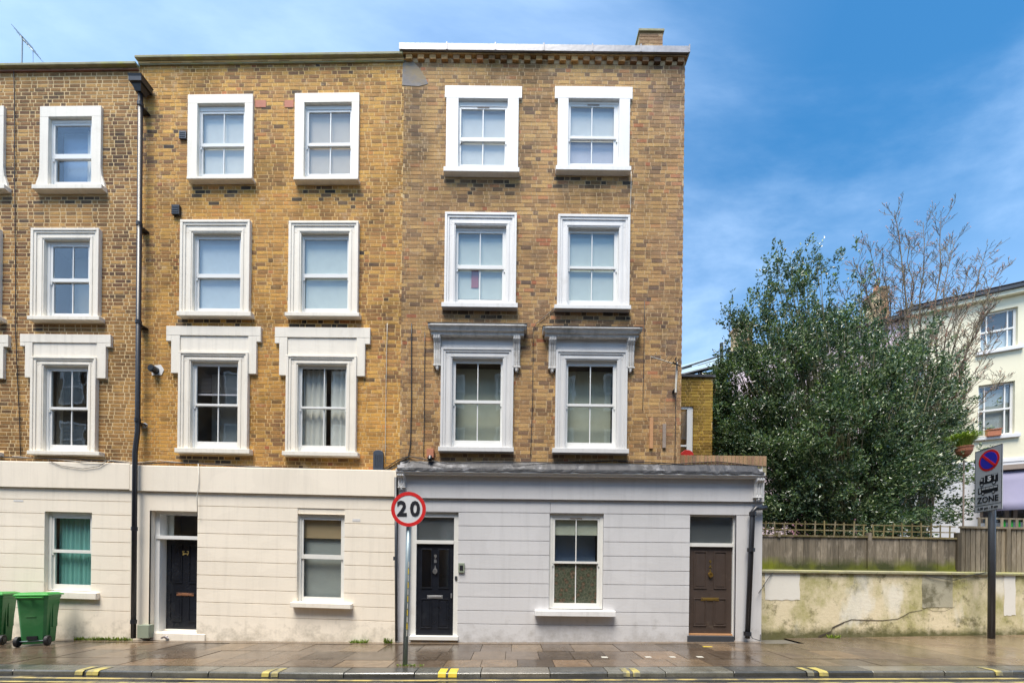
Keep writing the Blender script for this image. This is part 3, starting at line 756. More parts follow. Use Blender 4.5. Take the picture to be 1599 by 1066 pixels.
def shell(root, x0, x1, zsplit, ztop, holes_up, holes_dn, mortar, render, right=False, x1g=None):
    """upper wall backing, lower wall backing, reveals, and the body of the house behind"""
    m = MB(); cells(x0, x1, zsplit, ztop, holes_up, lambda a, b, c, d: m.quad((a, YM, c), (b, YM, c), (b, YM, d), (a, YM, d)))
    build(m, 'wall', mortar, root, wp=True, fixn=False)
    m = MB(); y = YG + .015; xx = x1g or x1
    cells(x0, xx, -.4, zsplit + .02, holes_dn, lambda a, b, c, d: m.quad((a, y, c), (b, y, c), (b, y, d), (a, y, d)))
    for q in holes_dn:
        ya, yb_ = y - .012, q[4] if len(q) > 4 else YG + .11
        m.quad((q[0], ya, q[1]), (q[0], yb_, q[1]), (q[0], yb_, q[3]), (q[0], ya, q[3])); m.quad((q[2], ya, q[1]), (q[2], yb_, q[1]), (q[2], yb_, q[3]), (q[2], ya, q[3]))
        m.quad((q[0], ya, q[3]), (q[2], ya, q[3]), (q[2], yb_, q[3]), (q[0], yb_, q[3])); m.quad((q[0], ya, q[1]), (q[2], ya, q[1]), (q[2], yb_, q[1]), (q[0], yb_, q[1]))
    build(m, 'wall', render, root, wp=True, fixn=False)
    b = MB(); Y1 = 17
    b.quad((x0, YM + .0, ztop - .5), (x1, YM + .0, ztop - .5), (x1, Y1, ztop - .7), (x0, Y1, ztop - .7))
    build(b, 'roof', 'rooffelt', root, wp=True, fixn=False)
    b = MB(); b.quad((x0, Y1, -.4), (x1, Y1, -.4), (x1, Y1, ztop), (x0, Y1, ztop))
    b.quad((x0 + .004, YM, -.4), (x0 + .004, Y1, -.4), (x0 + .004, Y1, ztop), (x0 + .004, YM, ztop)); b.quad((x1 - .004, YM + .002, -.4), (x1 - .004, Y1, -.4), (x1 - .004, Y1, ztop), (x1 - .004, YM + .002, ztop))
    build(b, 'wall', 'mortar3', root, wp=True, fixn=False)
def gp(px, py, Y=YG): return P(px, py, Y)[1]
def door(root, rc, y, mat, kn='chrome', letter='chrome', numtxt=(), nummat='chrome', glazed=False, label=None, kz=(.72, .47)):
    """rc world rect of the leaf; four panels with raised mouldings"""
    x0, z0, x1, z1 = rc; w_, h = x1 - x0, z1 - z0
    d = build(MB().box(x0, x1, y, y + .045, z0, z1), 'door', mat, root, wp=True, bev=.003, label=label)
    for (a, b) in ((.12, .42), (.58, .88)):
        for (c, e) in ((.52, .95), (.09, .41)):
            X_0, X_1, Z_0, Z_1 = x0 + w_ * a, x0 + w_ * b, z0 + h * c, z0 + h * e
            m = MB(); t = .022
            m.box(X_0, X_1, y - .014, y + .001, Z_0, Z_0 + t); m.box(X_0, X_1, y - .014, y + .001, Z_1 - t, Z_1); m.box(X_0, X_0 + t, y - .014, y + .001, Z_0 + t, Z_1 - t); m.box(X_1 - t, X_1, y - .014, y + .001, Z_0 + t, Z_1 - t)
            if not (glazed and c > .5): m.box(X_0 + .05, X_1 - .05, y - .006, y + .001, Z_0 + .05, Z_1 - .05)
            build(m, 'panel', mat, d, wp=True, bev=.004)
            if glazed and c > .5: build(MB().box(X_0 + t, X_1 - t, y - .004, y - .001, Z_0 + t, Z_1 - t), 'pane', 'glassdark', d, wp=True)
    cx = (x0 + x1) / 2; zl = z0 + h * kz[1]
    build(MB().box(cx - w_ * .21, cx + w_ * .21, y - .012, y - .0005, zl - .035, zl + .035).box(cx - w_ * .17, cx + w_ * .17, y - .018, y - .0125, zl - .02, zl + .02), 'letter_plate', letter, d, wp=True, bev=.003)
    if kn:
        zk = z0 + h * kz[0]
        m = MB(); m.disc((cx, zk), .045, y - .02, y - .0005, 14); m.prism([(cx - .02, zk + .03), (cx + .02, zk + .03), (cx, zk + .12)], y - .016, y - .001); m.prism([(cx, zk - .10), (cx + .018, zk - .02), (cx - .018, zk - .02)], y - .016, y - .001)
        m.disc((cx, zk - .02), .05, y - .035, y - .022, 16, .035)
        build(m, 'knocker', kn, d, wp=True)
    for s, fz, size in numtxt: txt(s, (cx, y - .004, warp(cx, z0 + h * fz)), size, nummat, d, name='door_number', bold=.004)
    return d
HG = 'brick houses of the terrace'

# ================================================================== house 1 (left, brown brick over cream)
XL1 = -14.6
XB12 = P(214, 500, YB)[0]
h1 = thing('terraced_house', 'brown brick terraced house over cream banded render at the far left, lowest of the terrace', 'house', (-11.8, YB, 0), group=HG)
h2 = thing('terraced_house', 'ochre yellow brick terraced house over cream banded render with a recessed black door', 'house', (-5.3, YB, 0), group=HG)
h3 = thing('terraced_house', 'stock brick end house with grey ground floor, lead parapet, black door and brown door', 'house', (.6, YB, 0), group=HG)
FT1 = gp(100, 722.5, YG); FT2 = gp(420, 731.5, YG); FT3 = gp(900, 727, YB)
TOP1 = gp(110, 96, YB - .09); TOP2 = gp(420, 82, YB - .10)
holes1, ex1, g1 = [], [], []
sl1, sl2, sl3 = [], [], []
def WIN(root, ex, holes, style, so, op, sill, gls, mun, mat, inner, fr='white', ears=None, vent=False, hd_=None, label=None, sh=0, corb=None):
    """all in photo pixels. so=(l,r,top) op=(l,r,top) sill=(l,r,top,bot) gls=(l,r,top,railtop,railbot,bottom)"""
    s_ = lambda v: v + sh
    cx = (op[0] + op[1]) / 2 + sh; cy = (op[2] + sill[2]) / 2
    sz1 = P(cx, sill[2], YS - .07)[1]; sz0 = P(cx, sill[3], YS - .07)[1]
    O = (P(s_(op[0]), cy, YS)[0], sz1 - .004, P(s_(op[1]), cy, YS)[0], P(cx, op[2], YS)[1])
    OUT = (P(s_(so[0]), cy, YS)[0], P(s_(so[1]), cy, YS)[0], P(cx, so[2], YS)[1])
    SL = (P(s_(sill[0]), sill[2], YS - .07)[0], sz0, P(s_(sill[1]), sill[2], YS - .07)[0], sz1)
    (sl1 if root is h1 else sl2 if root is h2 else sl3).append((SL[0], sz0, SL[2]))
    er = None
    if ears: er = (P(s_(ears[0]), cy, YS)[0], P(s_(ears[1]), cy, YS)[0], P(cx, ears[2], YS)[1])
    surround(root, style, O, OUT, SL, mat, er)
    e = (OUT[0] - .004, SL[1] - .004, OUT[1] + .004, OUT[2] + .004); ex.append(e)
    ex.append((SL[0] - .003, SL[1] - .003, SL[2] + .003, SL[3] + .003))
    if er: ex.append((er[0], er[2], er[1], OUT[2] + .004))
    if hd_:
        E = (P(s_(hd_[0]), hd_[2], YS)[0], P(s_(hd_[1]), hd_[2], YS)[0], P(cx, hd_[2], YS)[1], P(cx, hd_[3], YS)[1])
        S = (P(s_(hd_[4]), hd_[6], YS)[0], P(s_(hd_[5]), hd_[6], YS)[0], P(cx, hd_[6], YS)[1])
        FRZ = (OUT[0] + .01, OUT[2], OUT[1] - .01, P(cx, hd_[7], YS)[1])
        hood(root, E, S, OUT, O, FRZ, mat)
        ex.append((E[0], E[3], E[1], E[2])); ex.append((S[0], S[2], S[1], E[3] + .02))
    if corb:
        # frieze board, cornice and two console brackets
        (c0, c1, ct, cb), br = corb
        a0, a1 = P(s_(c0), ct, YB - .2)[0], P(s_(c1), ct, YB - .2)[0]; zt, zb = P(cx, ct, YB - .2)[1], P(cx, cb, YB - .2)[1]
        build(MB().box(OUT[0] - .0, OUT[1], YS + .012, YB + .03, OUT[2], zb + .1), 'frieze', mat, root)
        m = MB(); hh = zt - zb
        m.prismx([(YB + .02, zb), (YB - .13, zb), (YB - .14, zb + hh * .3), (YB - .17, zb + hh * .34), (YB - .19, zb + hh * .65), (YB - .22, zb + hh * .75), (YB - .22, zt - .01), (YB + .02, zt + .03)], a0 + .05, a1 - .05)
        m.prismx([(YB + .018, zb + hh * .5), (YB - .18, zb + hh * .5), (YB - .20, zb + hh * .68), (YB - .215, zb + hh * .77), (YB - .215, zt - .014), (YB + .018, zt + .02)], a0, a1)
        build(m, 'cornice', 'oldtrim', root, bev=.006)
        build(MB().prismx([(YB + .01, zt + .032), (YB - .225, zt - .008), (YB - .225, zt - .002), (YB + .01, zt + .045)], a0 - .01, a1 + .01), 'flashing', 'leaddark', root)
        for (b0, b1, bt, bb) in br:
            scrollbracket(root, P(b0, bt, YB - .05)[0], P(b1, bt, YB - .05)[0], P(b0, bb, YB - .05)[1], zb + .002, 'oldtrim')
            ex.append((P(b0, bt, YB)[0] + .01, P(b0, bb, YB)[1] + .05, P(b1, bt, YB)[0] - .01, zb + .1))
        ex.append((OUT[0], OUT[2], OUT[1], zt)); ex.append((a0 + .08, zb, a1 - .08, zt - .02))
    holes.append((O[0] - .005, O[1] - .005, O[2] + .005, O[3] + .005))
    g_ = gls
    return window(root, O, s_(g_[0]), s_(g_[1]), g_[2], g_[3], g_[4], g_[5], (mun + sh) if mun else None, fr, inner, vent=vent, label=label)
for sh in (0, -152):
    WIN(h1, ex1, holes1, 'flare', (62, 157.5, 165.5), (75.4, 143, 182), (50, 159.4, 287, 294.5), (87.5, 142.6, 197.4, 240.5, 248, 285), None, 'creamtrim', [('curtain', 'blindwhite', .68, 1.0), ('blind', 'bluecurtain', 1.0, .12)], sh=sh)
for sh in (0, -156):
    WIN(h1, ex1, holes1, 'mould', (50, 156, 357.6), (68.5, 140, 373.8), (42.8, 155.5, 492.2, 499), (84, 139, 386, 434.8, 440.3, 490), 114, 'creamtrim', [('blind', 'greyglaze', 1.0, .3)], sh=sh)
for sh in (0, -160):
    WIN(h1, ex1, holes1, 'hood', (49.5, 151.3, 557.7), (67.5, 137.4, 570.5), (42.8, 155.4, 703, 709.7), (81, 136.7, 579.8, 635.4, 639.4, 694.6), 112, 'creamtrim', [('slat', 'darkcurtain', .04), ('curtain', 'netcurtain', .0, .16)], sh=sh,
        hd_=(32.2, 173.8, 522, 541, 39.4, 165.5, 590, 535))
og = rect(69.6, 799, 143.2, 925, YG)
holes_g1 = [og]
ZS1 = P(110, 735, YM)[1]
# ---- ground floor 1
def fascia(root, x0, x1, zt, zb, mat, y=YG - .045):
    m = MB().box(x0, x1, y, YG + .03, zb, zt); m.prismx([(YB + .03, zt), (y, zt), (y + .01, zt + .012), (YB + .03, zt + .035)], x0, x1)
    build(m, 'fascia', mat, root, wp=True, bev=.006)
FB1 = gp(100, 761.5, YG - .045)
fascia(h1, XL1, XB12 - .002, FT1, FB1, 'cream')
gl1 = [gp(184, y) for y in (782.6, 803.9, 825.4, 846.5, 868.2, 890.2, 911.6, 932.3, 953.6)]
courses(h1, 'cream', gl1, XL1, XB12 - .002, holes_g1, FB1)
WG1 = window(h1, (og[0], P(106, 922, YG + .05)[1], og[2], og[3]), 86, 142, 809, 858, 863, 912, None, 'whiteold', [('curtain', 'teal', 0, 1)], yo=YG, dy=.01)
def gsill(root, l, r, t, b, mat, pr=.10):
    q = rect(l, t, r, b, YG - pr); build(MB().prismx([(YG - pr, q[1]), (YG - pr, q[3] - .012), (YG + .07, q[3]), (YG + .07, q[1])], q[0], q[2]), 'sill', mat, root, wp=True, bev=.008)
gsill(h1, 72, 150, 923.5, 934.5, 'creamtrim', .08)
shell(h1, XL1, XB12, FT1 - .05, TOP1 - .02, holes1, [(*og, YG + .16)], 'mortar1', 'cream')
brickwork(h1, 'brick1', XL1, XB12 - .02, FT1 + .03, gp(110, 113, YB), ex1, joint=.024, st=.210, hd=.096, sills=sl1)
# parapet 1: string course, soldier course, coping
zs1 = gp(110, 113, YB)
build(MB().box(XL1, XB12 - .01, YB - .03, YM + .02, zs1, zs1 + .03), 'string_course', 'tile', h1, wp=True)
def headerrow(root, x0, x1, z0, z1, y, mat, step=.12, depth=.02):
    x = x0
    while x < x1 - .03:
        e = min(x + step - .01, x1); sl = (WA - WB * (z0 - CAMZ)) if x < X0 else 0
        me = shared_brick(mat + 'h', round(step - .01, 3), round(z1 - z0 - .012, 3), mat); o = bpy.data.objects.new('brick', me); col.objects.link(o); o.parent = root
        o.location = inv(root) @ Vector(((x + x + step - .01) / 2, y - U(0, .005) + .006, warp(x, (z0 + z1) / 2))); o.rotation_euler = (0, sl, 0); x += step
headerrow(h1, XL1 + .1, XB12 - .14, zs1 + .04, TOP1 - .085, YB - .02, 'brick1')
build(MB().box(XL1, XB12 - .012, YM - .026, YM + .3, zs1 + .031, TOP1 - .07), 'parapet', 'mortar1', h1, wp=True)
build(MB().prismx([(YB - .09, TOP1 - .065), (YB - .09, TOP1 - .01), (YB + .1, TOP1 + .01), (YB + .35, TOP1), (YB + .35, TOP1 - .065)], XL1, XB12 - .01), 'coping', 'coping', h1, wp=True, bev=.008)

# ================================================================== house 2 (middle)
XB23 = P(627, 500, YB)[0]; XG23 = P(619, 880, YG)[0]
ex2, holes2 = [], []
M2 = 'creamtrim'
WIN(h2, ex2, holes2, 'plain', (293, 394.5, 147.2), (308, 382, 161), (292, 393.8, 274.5, 279.3), (317.3, 381, 179, 224, 229, 272.5), 350, M2, [('blind', 'netcurtain', 1.0)])
WIN(h2, ex2, holes2, 'plain', (460, 560.5, 145), (475, 549, 159.5), (458.5, 559.5, 275.5, 280.3), (483, 547.5, 176.6, 223.3, 228, 272.5), 516.4, M2, [('blind', 'beigeblind', 1.0)])
WIN(h2, ex2, holes2, 'mould', (282.5, 391, 344.4), (301, 376, 363.3), (276.6, 392, 485, 493), (311, 375, 374.6, 427.7, 433.7, 482), None, M2, [('blind', 'blindblue', 1.0)])
WIN(h2, ex2, holes2, 'mould', (451.5, 560, 346.3), (470, 544.5, 363.3), (445, 561.5, 486.8, 493.4), (476, 543, 375, 427.7, 433.5, 482.3), None, M2, [('blind', 'palegreen', 1.0)])
WIN(h2, ex2, holes2, 'hood', (279.7, 388, 550), (297.5, 371.5, 563.8), (273, 390, 699, 707), (307.8, 371, 572, 630.3, 633.8, 689.7), 341, M2, [('slat', 'lilac', .66), ('blind', 'greyglaze', 1.0, .4)],
    hd_=(260.5, 408, 509.5, 533, 267.5, 400.5, 583, 524))
WIN(h2, ex2, holes2, 'hood', (447.3, 557, 555.5), (464.5, 541, 569), (440.7, 559, 704, 711.3), (472, 540, 576, 634.9, 638, 695.8), 506.4, M2, [('curtain', 'netcurtain', 0, .5), ('curtain', 'netcurtain', .6, 1.0)],
    hd_=(430, 578.6, 511.2, 536.7, 436.2, 570, 586.6, 527))
FB2 = gp(420, 770.5, YG - .045)
fascia(h2, XB12 + .002, XG23, FT2, FB2, 'cream')
og2 = rect(464.4, 802.3, 538, 944, YG); od2 = rect(233.3, 797.3, 308.0, 1003, YG)
gl2 = [gp(580, y) for y in (795.7, 817.5, 839, 861.4, 883, 904.7, 926.5, 947.5, 968.5)]
# plain margin left of the door, and above it
build(MB().box(XB12 + .002, od2[0], YG, YG + .035, -.3, FB2 - .007), 'render_panel', 'cream', h2, wp=True)
build(MB().box(od2[0], od2[2] - .002, YG, YG + .035, od2[3], FB2 - .007), 'render_panel', 'cream', h2, wp=True)
courses(h2, 'cream', gl2, od2[2], XG23, [(og2[0], og2[1], og2[2], og2[3])], FB2)
window(h2, (og2[0], P(501, 941, YG + .05)[1], og2[2], og2[3]), 474.5, 533, 811.5, 865.5, 872.5, 931.5, None, 'whiteold', [('blind', 'yellowblind', .24), ('blind', 'greyglaze', 1.0, .05)], yo=YG, cas=True)
gsill(h2, 453, 548, 940.5, 949, 'creamtrim', .12)
shell(h2, XB12, XB23, FT2 - .05, TOP2 - .02, holes2, [(*og2, YG + .16), (*od2, YG + .42)], 'mortar2', 'cream')
zs2 = gp(420, 101.5, YB)
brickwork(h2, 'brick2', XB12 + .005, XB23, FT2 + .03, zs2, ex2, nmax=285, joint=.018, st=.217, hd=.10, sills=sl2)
build(MB().box(XB12, XB23, YB - .03, YM + .02, zs2, zs2 + .025), 'string_course', 'coping', h2, wp=True)
headerrow(h2, XB12 + .02, XB23 - .1, zs2 + .035, TOP2 - .10, YB - .035, 'brick2', .235)
build(MB().box(XB12 + .002, XB23, YM - .04, YM + .3, zs2 + .026, TOP2 - .07), 'parapet', 'mortar2', h2, wp=True)
build(MB().prismx([(YB - .10, TOP2 - .065), (YB - .10, TOP2 - .01), (YB + .1, TOP2 + .01), (YB + .35, TOP2), (YB + .35, TOP2 - .065)], XB12 - .02, XB23 - .01), 'coping', 'coping', h2, wp=True, bev=.008)
# recessed black door
YD = YG + .30
m = MB(); fx0, fx1 = od2[0], od2[2] + .0
q = rect(258.5, 843, 322, 982.5, YD); qf = rect(258.5, 808, 322, 831.3, YD - .03)
yF = YG + .13
xf = P(241.5, 900, yF)[0]
m.box(fx0, fx0 + .10, yF, yF + .08, 0, od2[3]); m.box(fx0 + .10, q[0] + .02, yF + .08, YD + .02, 0, od2[3] - .06)
m.box(fx0 + .10, fx1, yF, YD, od2[3] - .06, od2[3]); m.box(fx0 + .02, fx1, yF - .02, YD + .01, q[3] + .005, q[3] + .085)
m.box(q[2] - .02, q[2] + .09, YD - .03, YD + .05, 0, od2[3])
build(m, 'door_frame', 'white', h2, wp=True, bev=.004)
build(MB().box(q[0] - .1, q[2] + .02, YD - .012, YD - .006, q[3] + .08, od2[3] - .05), 'fanlight', 'glass', h2, wp=True)
flat('curtain', q[0] - .02, q[0] + .14, q[3] + .08, od2[3] - .05, YD + .05, 'netcurtain', h2)
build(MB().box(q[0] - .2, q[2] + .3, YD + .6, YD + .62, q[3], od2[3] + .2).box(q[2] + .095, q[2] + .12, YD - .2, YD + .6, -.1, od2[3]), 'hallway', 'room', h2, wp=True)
door(h2, (q[0], q[1], q[2], q[3]), YD, 'blackdoor', kn=None, letter='copper', numtxt=(('5-7', .855, .13),), nummat='gold', kz=(.7, .395), label='black gloss panelled door numbered 5-7 with a copper letter plate')
zd = P(285, 983, YD)[1]
build(MB().box(fx0 + .02, fx1 + .2, YG - .02, YD + .06, -.15, zd - .02).box(q[0], q[2], YD - .06, YD, zd - .018, zd + .02), 'door_step', 'creamtrim', h2, wp=True, bev=.006)

# ================================================================== house 3 (right, grey ground floor)
XE = P(1066.5, 400, YB)[0]; XGE = P(1190.5, 870, YG)[0]
ex3, holes3 = [], []
WIN(h3, ex3, holes3, 'ears', (697, 810, 134), (716, 793, 153.5), (693, 811.6, 260, 268), (720.5, 788.8, 172, 215, 220.5, 258.5), 754.6, 'whitetrim', [('blind', 'blindwhite', 1.0)], ears=(696 - 1.5, 815, 152.4), vent=True)
WIN(h3, ex3, holes3, 'ears', (871.5, 984, 135), (888, 967.5, 153.5), (868.5, 986.4, 258, 265.6), (891.3, 958.8, 168, 212.6, 217, 256.5), 924.7, 'whitetrim', [('blind', 'blindwhite', .5), ('blind', 'lilac', 1.0, .02)], ears=(866.4, 987.7, 154), vent=True)
WIN(h3, ex3, holes3, 'mould', (694.8, 806.6, 333), (711.3, 790.5, 351.5), (689.7, 809, 471.5, 479.4), (716, 784.8, 365, 414, 420, 468.7), 750, 'whitetrim', [('blind', 'palegreen', .87), ('item', 'red_bottle', 'pinkstrip', .3, .45, .27, .52)])
WIN(h3, ex3, holes3, 'mould', (871, 983.5, 336.3), (887.4, 966.7, 354.7), (866.4, 986, 475, 482), (890, 959, 365, 415.9, 419.8, 470), 924.7, 'whitetrim', [('blind', 'palegreen', 1.0)])
for so, op_, sl_, gl_, mu, cb_ in (((688.7, 801.8, 543.7), (706, 785, 559), (684.5, 802.7, 696.5, 704.5), (711.8, 782, 567.7, 625, 629.6, 688), 746.2, ((669, 823, 505, 520), ((678.3, 689.3, 524, 576), (802, 813, 526, 579)))),
                         ((867.7, 979.5, 547.7), (884, 963.6, 562), (863.2, 982.7, 699, 707), (887, 957, 572, 630.4, 634.3, 691.3), 922, ((848.5, 1003.5, 510, 523), ((857.7, 869, 527, 580.5), (979.5, 991, 527, 580))))):
    WIN(h3, ex3, holes3, 'corbel', so, op_, sl_, gl_, mu, 'greytrim', [('blind', 'greenblind', 1.0, .25)], corb=cb_)
FTg = gp(900, 742, YG - .05); FBg = gp(900, 780, YG - .05)
XP0 = P(623, 880, YG - .05)[0]
XCL, XCR = P(618, 738, YG - .2)[0], P(1196, 740, YG - .2)[0]
m = MB().box(XP0, XGE, YG - .05, YG + .03, FBg, FTg + .03); build(m, 'fascia', 'grey', h3, bev=.006)
zc0, zc1 = gp(900, 742.5, YG - .2), gp(900, 734.5, YG - .2)
m = MB().prismx([(YG + .03, zc0 + .001), (YG - .16, zc0 + .001), (YG - .17, zc0 + .035), (YG - .20, zc0 + .045), (YG - .20, zc1), (YG + .03, zc1)], XCL, XCR); build(m, 'cornice', 'greytrim', h3, bev=.005)
# lead flashing over the cornice: uneven sheet
m = MB(); n = 90; vs = []
zf = gp(900, 722.5, YB - .02)
for k in range(n + 1):
    xx = XCL + .03 + (XCR - XCL - .06) * k / n; wv = U(-.012, .012)
    vs += [(xx, YG - .215 + U(-.006, .006), zc1 - .03 + wv), (xx, YG - .21, zc1 + .02 + wv * .5), (xx, YG - .08, zc1 + .045 + wv), (xx, YB - .004, zf + wv * .6), (xx, YB + .05, zf + .02)]
m.add(vs, [(5 * k + j, 5 * k + 5 + j, 5 * k + 6 + j, 5 * k + 1 + j) for k in range(n) for j in range(4)])
build(m, 'lead_flashing', 'leaddark', h3, smooth=False, fixn=False)
for a, b, t_, bt in ((621.5, 632.5, 738, 763), (1180, 1192.5, 743, 780)):
    x0_, x1_ = P(a, 750, YG - .12)[0], P(b, 750, YG - .12)[0]
    scrollbracket(h3, x0_, x1_, P(a, bt, YG - .1)[1], zc0, 'greytrim', YG - .045)
ogw = rect(858, 801.6, 942.5, 952.5, YG); od9b = rect(640, 799, 715.5, 1000, YG); od9a = rect(1077, 802.5, 1149.5, 999, YG)
gl3 = [gp(910, y) for y in (801.4, 822.7, 845.1, 867.2, 889.7, 911.7, 933.4, 954.6, 975.4)]
for q in ((XP0, od9b[0], -.3, FBg - .006), (od9b[0], od9b[2], od9b[3], gl3[0]), (od9a[2], XGE, -.3, gl3[0] - .006)): build(MB().box(q[0], q[1], YG, YG + .035, q[2], q[3]), 'render_panel', 'grey', h3)
gj = P(860, 790, YG)[0]
for a_, b_ in ((od9b[0] + .001, gj - .004), (gj + .004, XGE)): build(MB().box(a_, b_, YG, YG + .035, gl3[0] + .007, FBg - .007), 'render_panel', 'grey', h3, bev=.003)
zz3 = gl3[1:]
# bands between black door and window, and window and brown door
def bands(x0, x1, ztop):
    zs = [ztop] + zz3 + [-.3]
    for i in range(len(zs) - 1):
        a, b = zs[i + 1] + (.0065 if i < len(zs) - 2 else 0), zs[i] - .0065
        if x0 < ogw[0] < x1:
            mb = MB()
            # keep clear of the window opening
            if a >= ogw[1] - .001 and b <= ogw[3] + .03: segs = [(x0, ogw[0]), (ogw[2], x1)]
            elif b <= ogw[1] + .001: segs = [(x0, x1)]
            else: segs = None
            if segs is None:
                mb.box(x0, ogw[0], YG, YG + .035, a, b); mb.box(ogw[2], x1, YG, YG + .035, a, b); mb.box(ogw[0], ogw[2], YG, YG + .035, a, ogw[1]); build(mb, 'render_course', 'grey', h3, bev=.003)
            else:
                for s, e in segs: build(MB().box(s, e, YG, YG + .035, a, b), 'render_course', 'grey', h3, bev=.003)
bands(od9b[2], od9a[0], gl3[0])
# ground floor window
window(h3, (ogw[0], P(900, 950, YG + .05)[1], ogw[2], ogw[3]), 866.5, 933, 811.4, 876, 879.5, 941, 899.7, 'whiteold', [('blind', 'greenblind', .19), ('half', 'floral', .5), ('blind', 'bluecurtain', 1.0, .3)], yo=YG, vent=True, dy=-.01)
gsill(h3, 836, 962.3, 952.6, 962, 'whitetrim', .14)
# shell with wing
m = MB(); cells(XB23, XE, FT3 - .1, gp(900, 80, YB), holes3, lambda a, b, c, d: m.quad((a, YM, c), (b, YM, c), (b, YM, d), (a, YM, d)))
TOP3 = gp(860, 76, YB - .12)
build(m, 'wall', 'mortar3', h3, fixn=False)
m = MB(); y = YG + .015
hd3 = [(*ogw, YG + .16), (*od9b, YG + .16), (*od9a, YG + .2)]
cells(XG23, XGE, -.4, FTg + .2, hd3, lambda a, b, c, d: m.quad((a, y, c), (b, y, c), (b, y, d), (a, y, d)))
for q in hd3:
    ya, yb_ = y - .012, q[4]
    m.quad((q[0], ya, q[1]), (q[0], yb_, q[1]), (q[0], yb_, q[3]), (q[0], ya, q[3])); m.quad((q[2], ya, q[1]), (q[2], yb_, q[1]), (q[2], yb_, q[3]), (q[2], ya, q[3])); m.quad((q[0], ya, q[3]), (q[2], ya, q[3]), (q[2], yb_, q[3]), (q[0], yb_, q[3]))
m.quad((XGE - .001, y, -.4), (XGE - .001, 12, -.4), (XGE - .001, 12, FTg + .25), (XGE - .001, y, FTg + .25))
build(m, 'wall', 'grey', h3, fixn=False)
build(MB().quad((XE, YM, TOP3), (XE, 17, TOP3), (XE, 17, 0), (XE, YM, 0)).quad((XB23, 17, 0), (XE, 17, 0), (XE, 17, TOP3), (XB23, 17, TOP3)).quad((XB23 + .002, YM, 8), (XB23 + .002, 17, 8), (XB23 + .002, 17, TOP3), (XB23 + .002, YM, TOP3)), 'wall', 'mortar3', h3, fixn=False)
build(MB().quad((XB23, YM, TOP3 - .5), (XE, YM, TOP3 - .5), (XE, 17, TOP3 - .6), (XB23, 17, TOP3 - .6)).quad((XE - .01, YG + .02, FTg + .12), (XGE, YG + .02, FTg + .12), (XGE, 12, FTg + .12), (XE - .01, 12, FTg + .12)), 'roof', 'rooffelt', h3, fixn=False)
zdn = gp(860, 92, YB)
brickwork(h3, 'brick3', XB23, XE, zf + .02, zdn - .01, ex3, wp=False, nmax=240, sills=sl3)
# side wall bricks, seen only from further right
m = MB(); z = zf; row = 0
while z < TOP3 - .1:
    yq = YM + .01 + (.06 if row % 2 else 0)
    while yq < 12.5:
        e = min(yq + .225, 12.5); m.box(XE, XE + .012, yq, e, z, z + .073); yq = e + .011
    z += .0845; row += 1
build(m, 'side_brickwork', 'brick3', h3, kind='stuff', fixn=False)
# dentils, dark brick band, lead parapet capping
dz0, dz1 = gp(860, 94, YB - .06), gp(860, 87.2, YB - .06); dzt = gp(860, 79.4, YB - .12); zt = gp(860, 68.5, YB - .12)
build(MB().box(XB23, XE, YM - .004, YM + .3, dz0, TOP3 + .03), 'parapet', 'mortar3', h3, fixn=False)
me = None; x = XB23 + .12
while x < XE - .05:
    hh = dz1 - dz0
    mm = shared_brick('dent', .13, round(hh, 3), 'brick3')
    if 'dent3' not in SH:
        q_ = MB().box(-.068, .068, -.06, .05, -hh / 2, hh / 2); mm = bpy.data.meshes.new('dentil'); mm.from_pydata(q_.v, [], q_.f); mm.materials.append(MT['brick3']); SH['dent3'] = mm
    o = bpy.data.objects.new('dentil', SH['dent3']); col.objects.link(o); o.parent = h3; o.location = inv(h3) @ Vector((x, YB, (dz0 + dz1) / 2)); x += .2575
build(MB().box(XB23 - .05, XE + .03, YB - .075, YM + .2, dz1 + .002, dzt + .012), 'oversailing_course', 'brick3', h3, bev=.004)
nl = 6
for k in range(nl):
    a = XB23 - .08 + (XE + .14 - XB23) * k / nl; b = XB23 - .08 + (XE + .14 - XB23) * (k + 1) / nl - .01
    m = MB().prismx([(YB - .115, dzt + .016), (YB - .12, dzt), (YB - .12, zt - .012), (YB - .10, zt), (YB + .1, zt + .01), (YB + .4, zt), (YB + .4, dzt + .016)], a, b)
    m.box(b - .02, b + .008, YB - .127, YB + .1, dzt + .001, zt + .014)
    build(m, 'lead_capping', 'lead', h3, bev=.008)
# mortar patch high on the left
pa = rect(630, 88, 668, 134, YB)
m = MB(); c = ((pa[0] + pa[2]) / 2, (pa[1] + pa[3]) / 2)
ppts = [(pa[0] - .02, pa[1]), (pa[0] + .35, pa[1] - .02), (pa[2] + .02, pa[1] + .04), (pa[2] - .04, pa[1] + .17), (pa[2] - .16, pa[1] + .36), (pa[0] + .2, pa[3] - .1), (pa[0] - .0, pa[3])]
m.prism(ppts, YB - .0065, YB + .01)
MT['patch'] = plain('grey cement smear', (.22, .20, .19), .9, .2, 7, .4, 40, dirt=((.30, .22, .12), .8, .45, .6))
build(m, 'cement_patch', 'patch', h3)
MT['redbrick'] = plain('bright red brick', (.50, .19, .12), .85, .15, 9, .3, 50)
for (l_, r_, t_, b_) in ((399, 416, 157, 168), (445, 459, 157, 168)):
    q = rect(l_, t_, r_, b_, YB); build(MB().box(q[0], q[2], YB - .006, YB + .01, q[1], q[3]), 'brick', 'redbrick', h2, wp=True, label='bright red replacement brick')
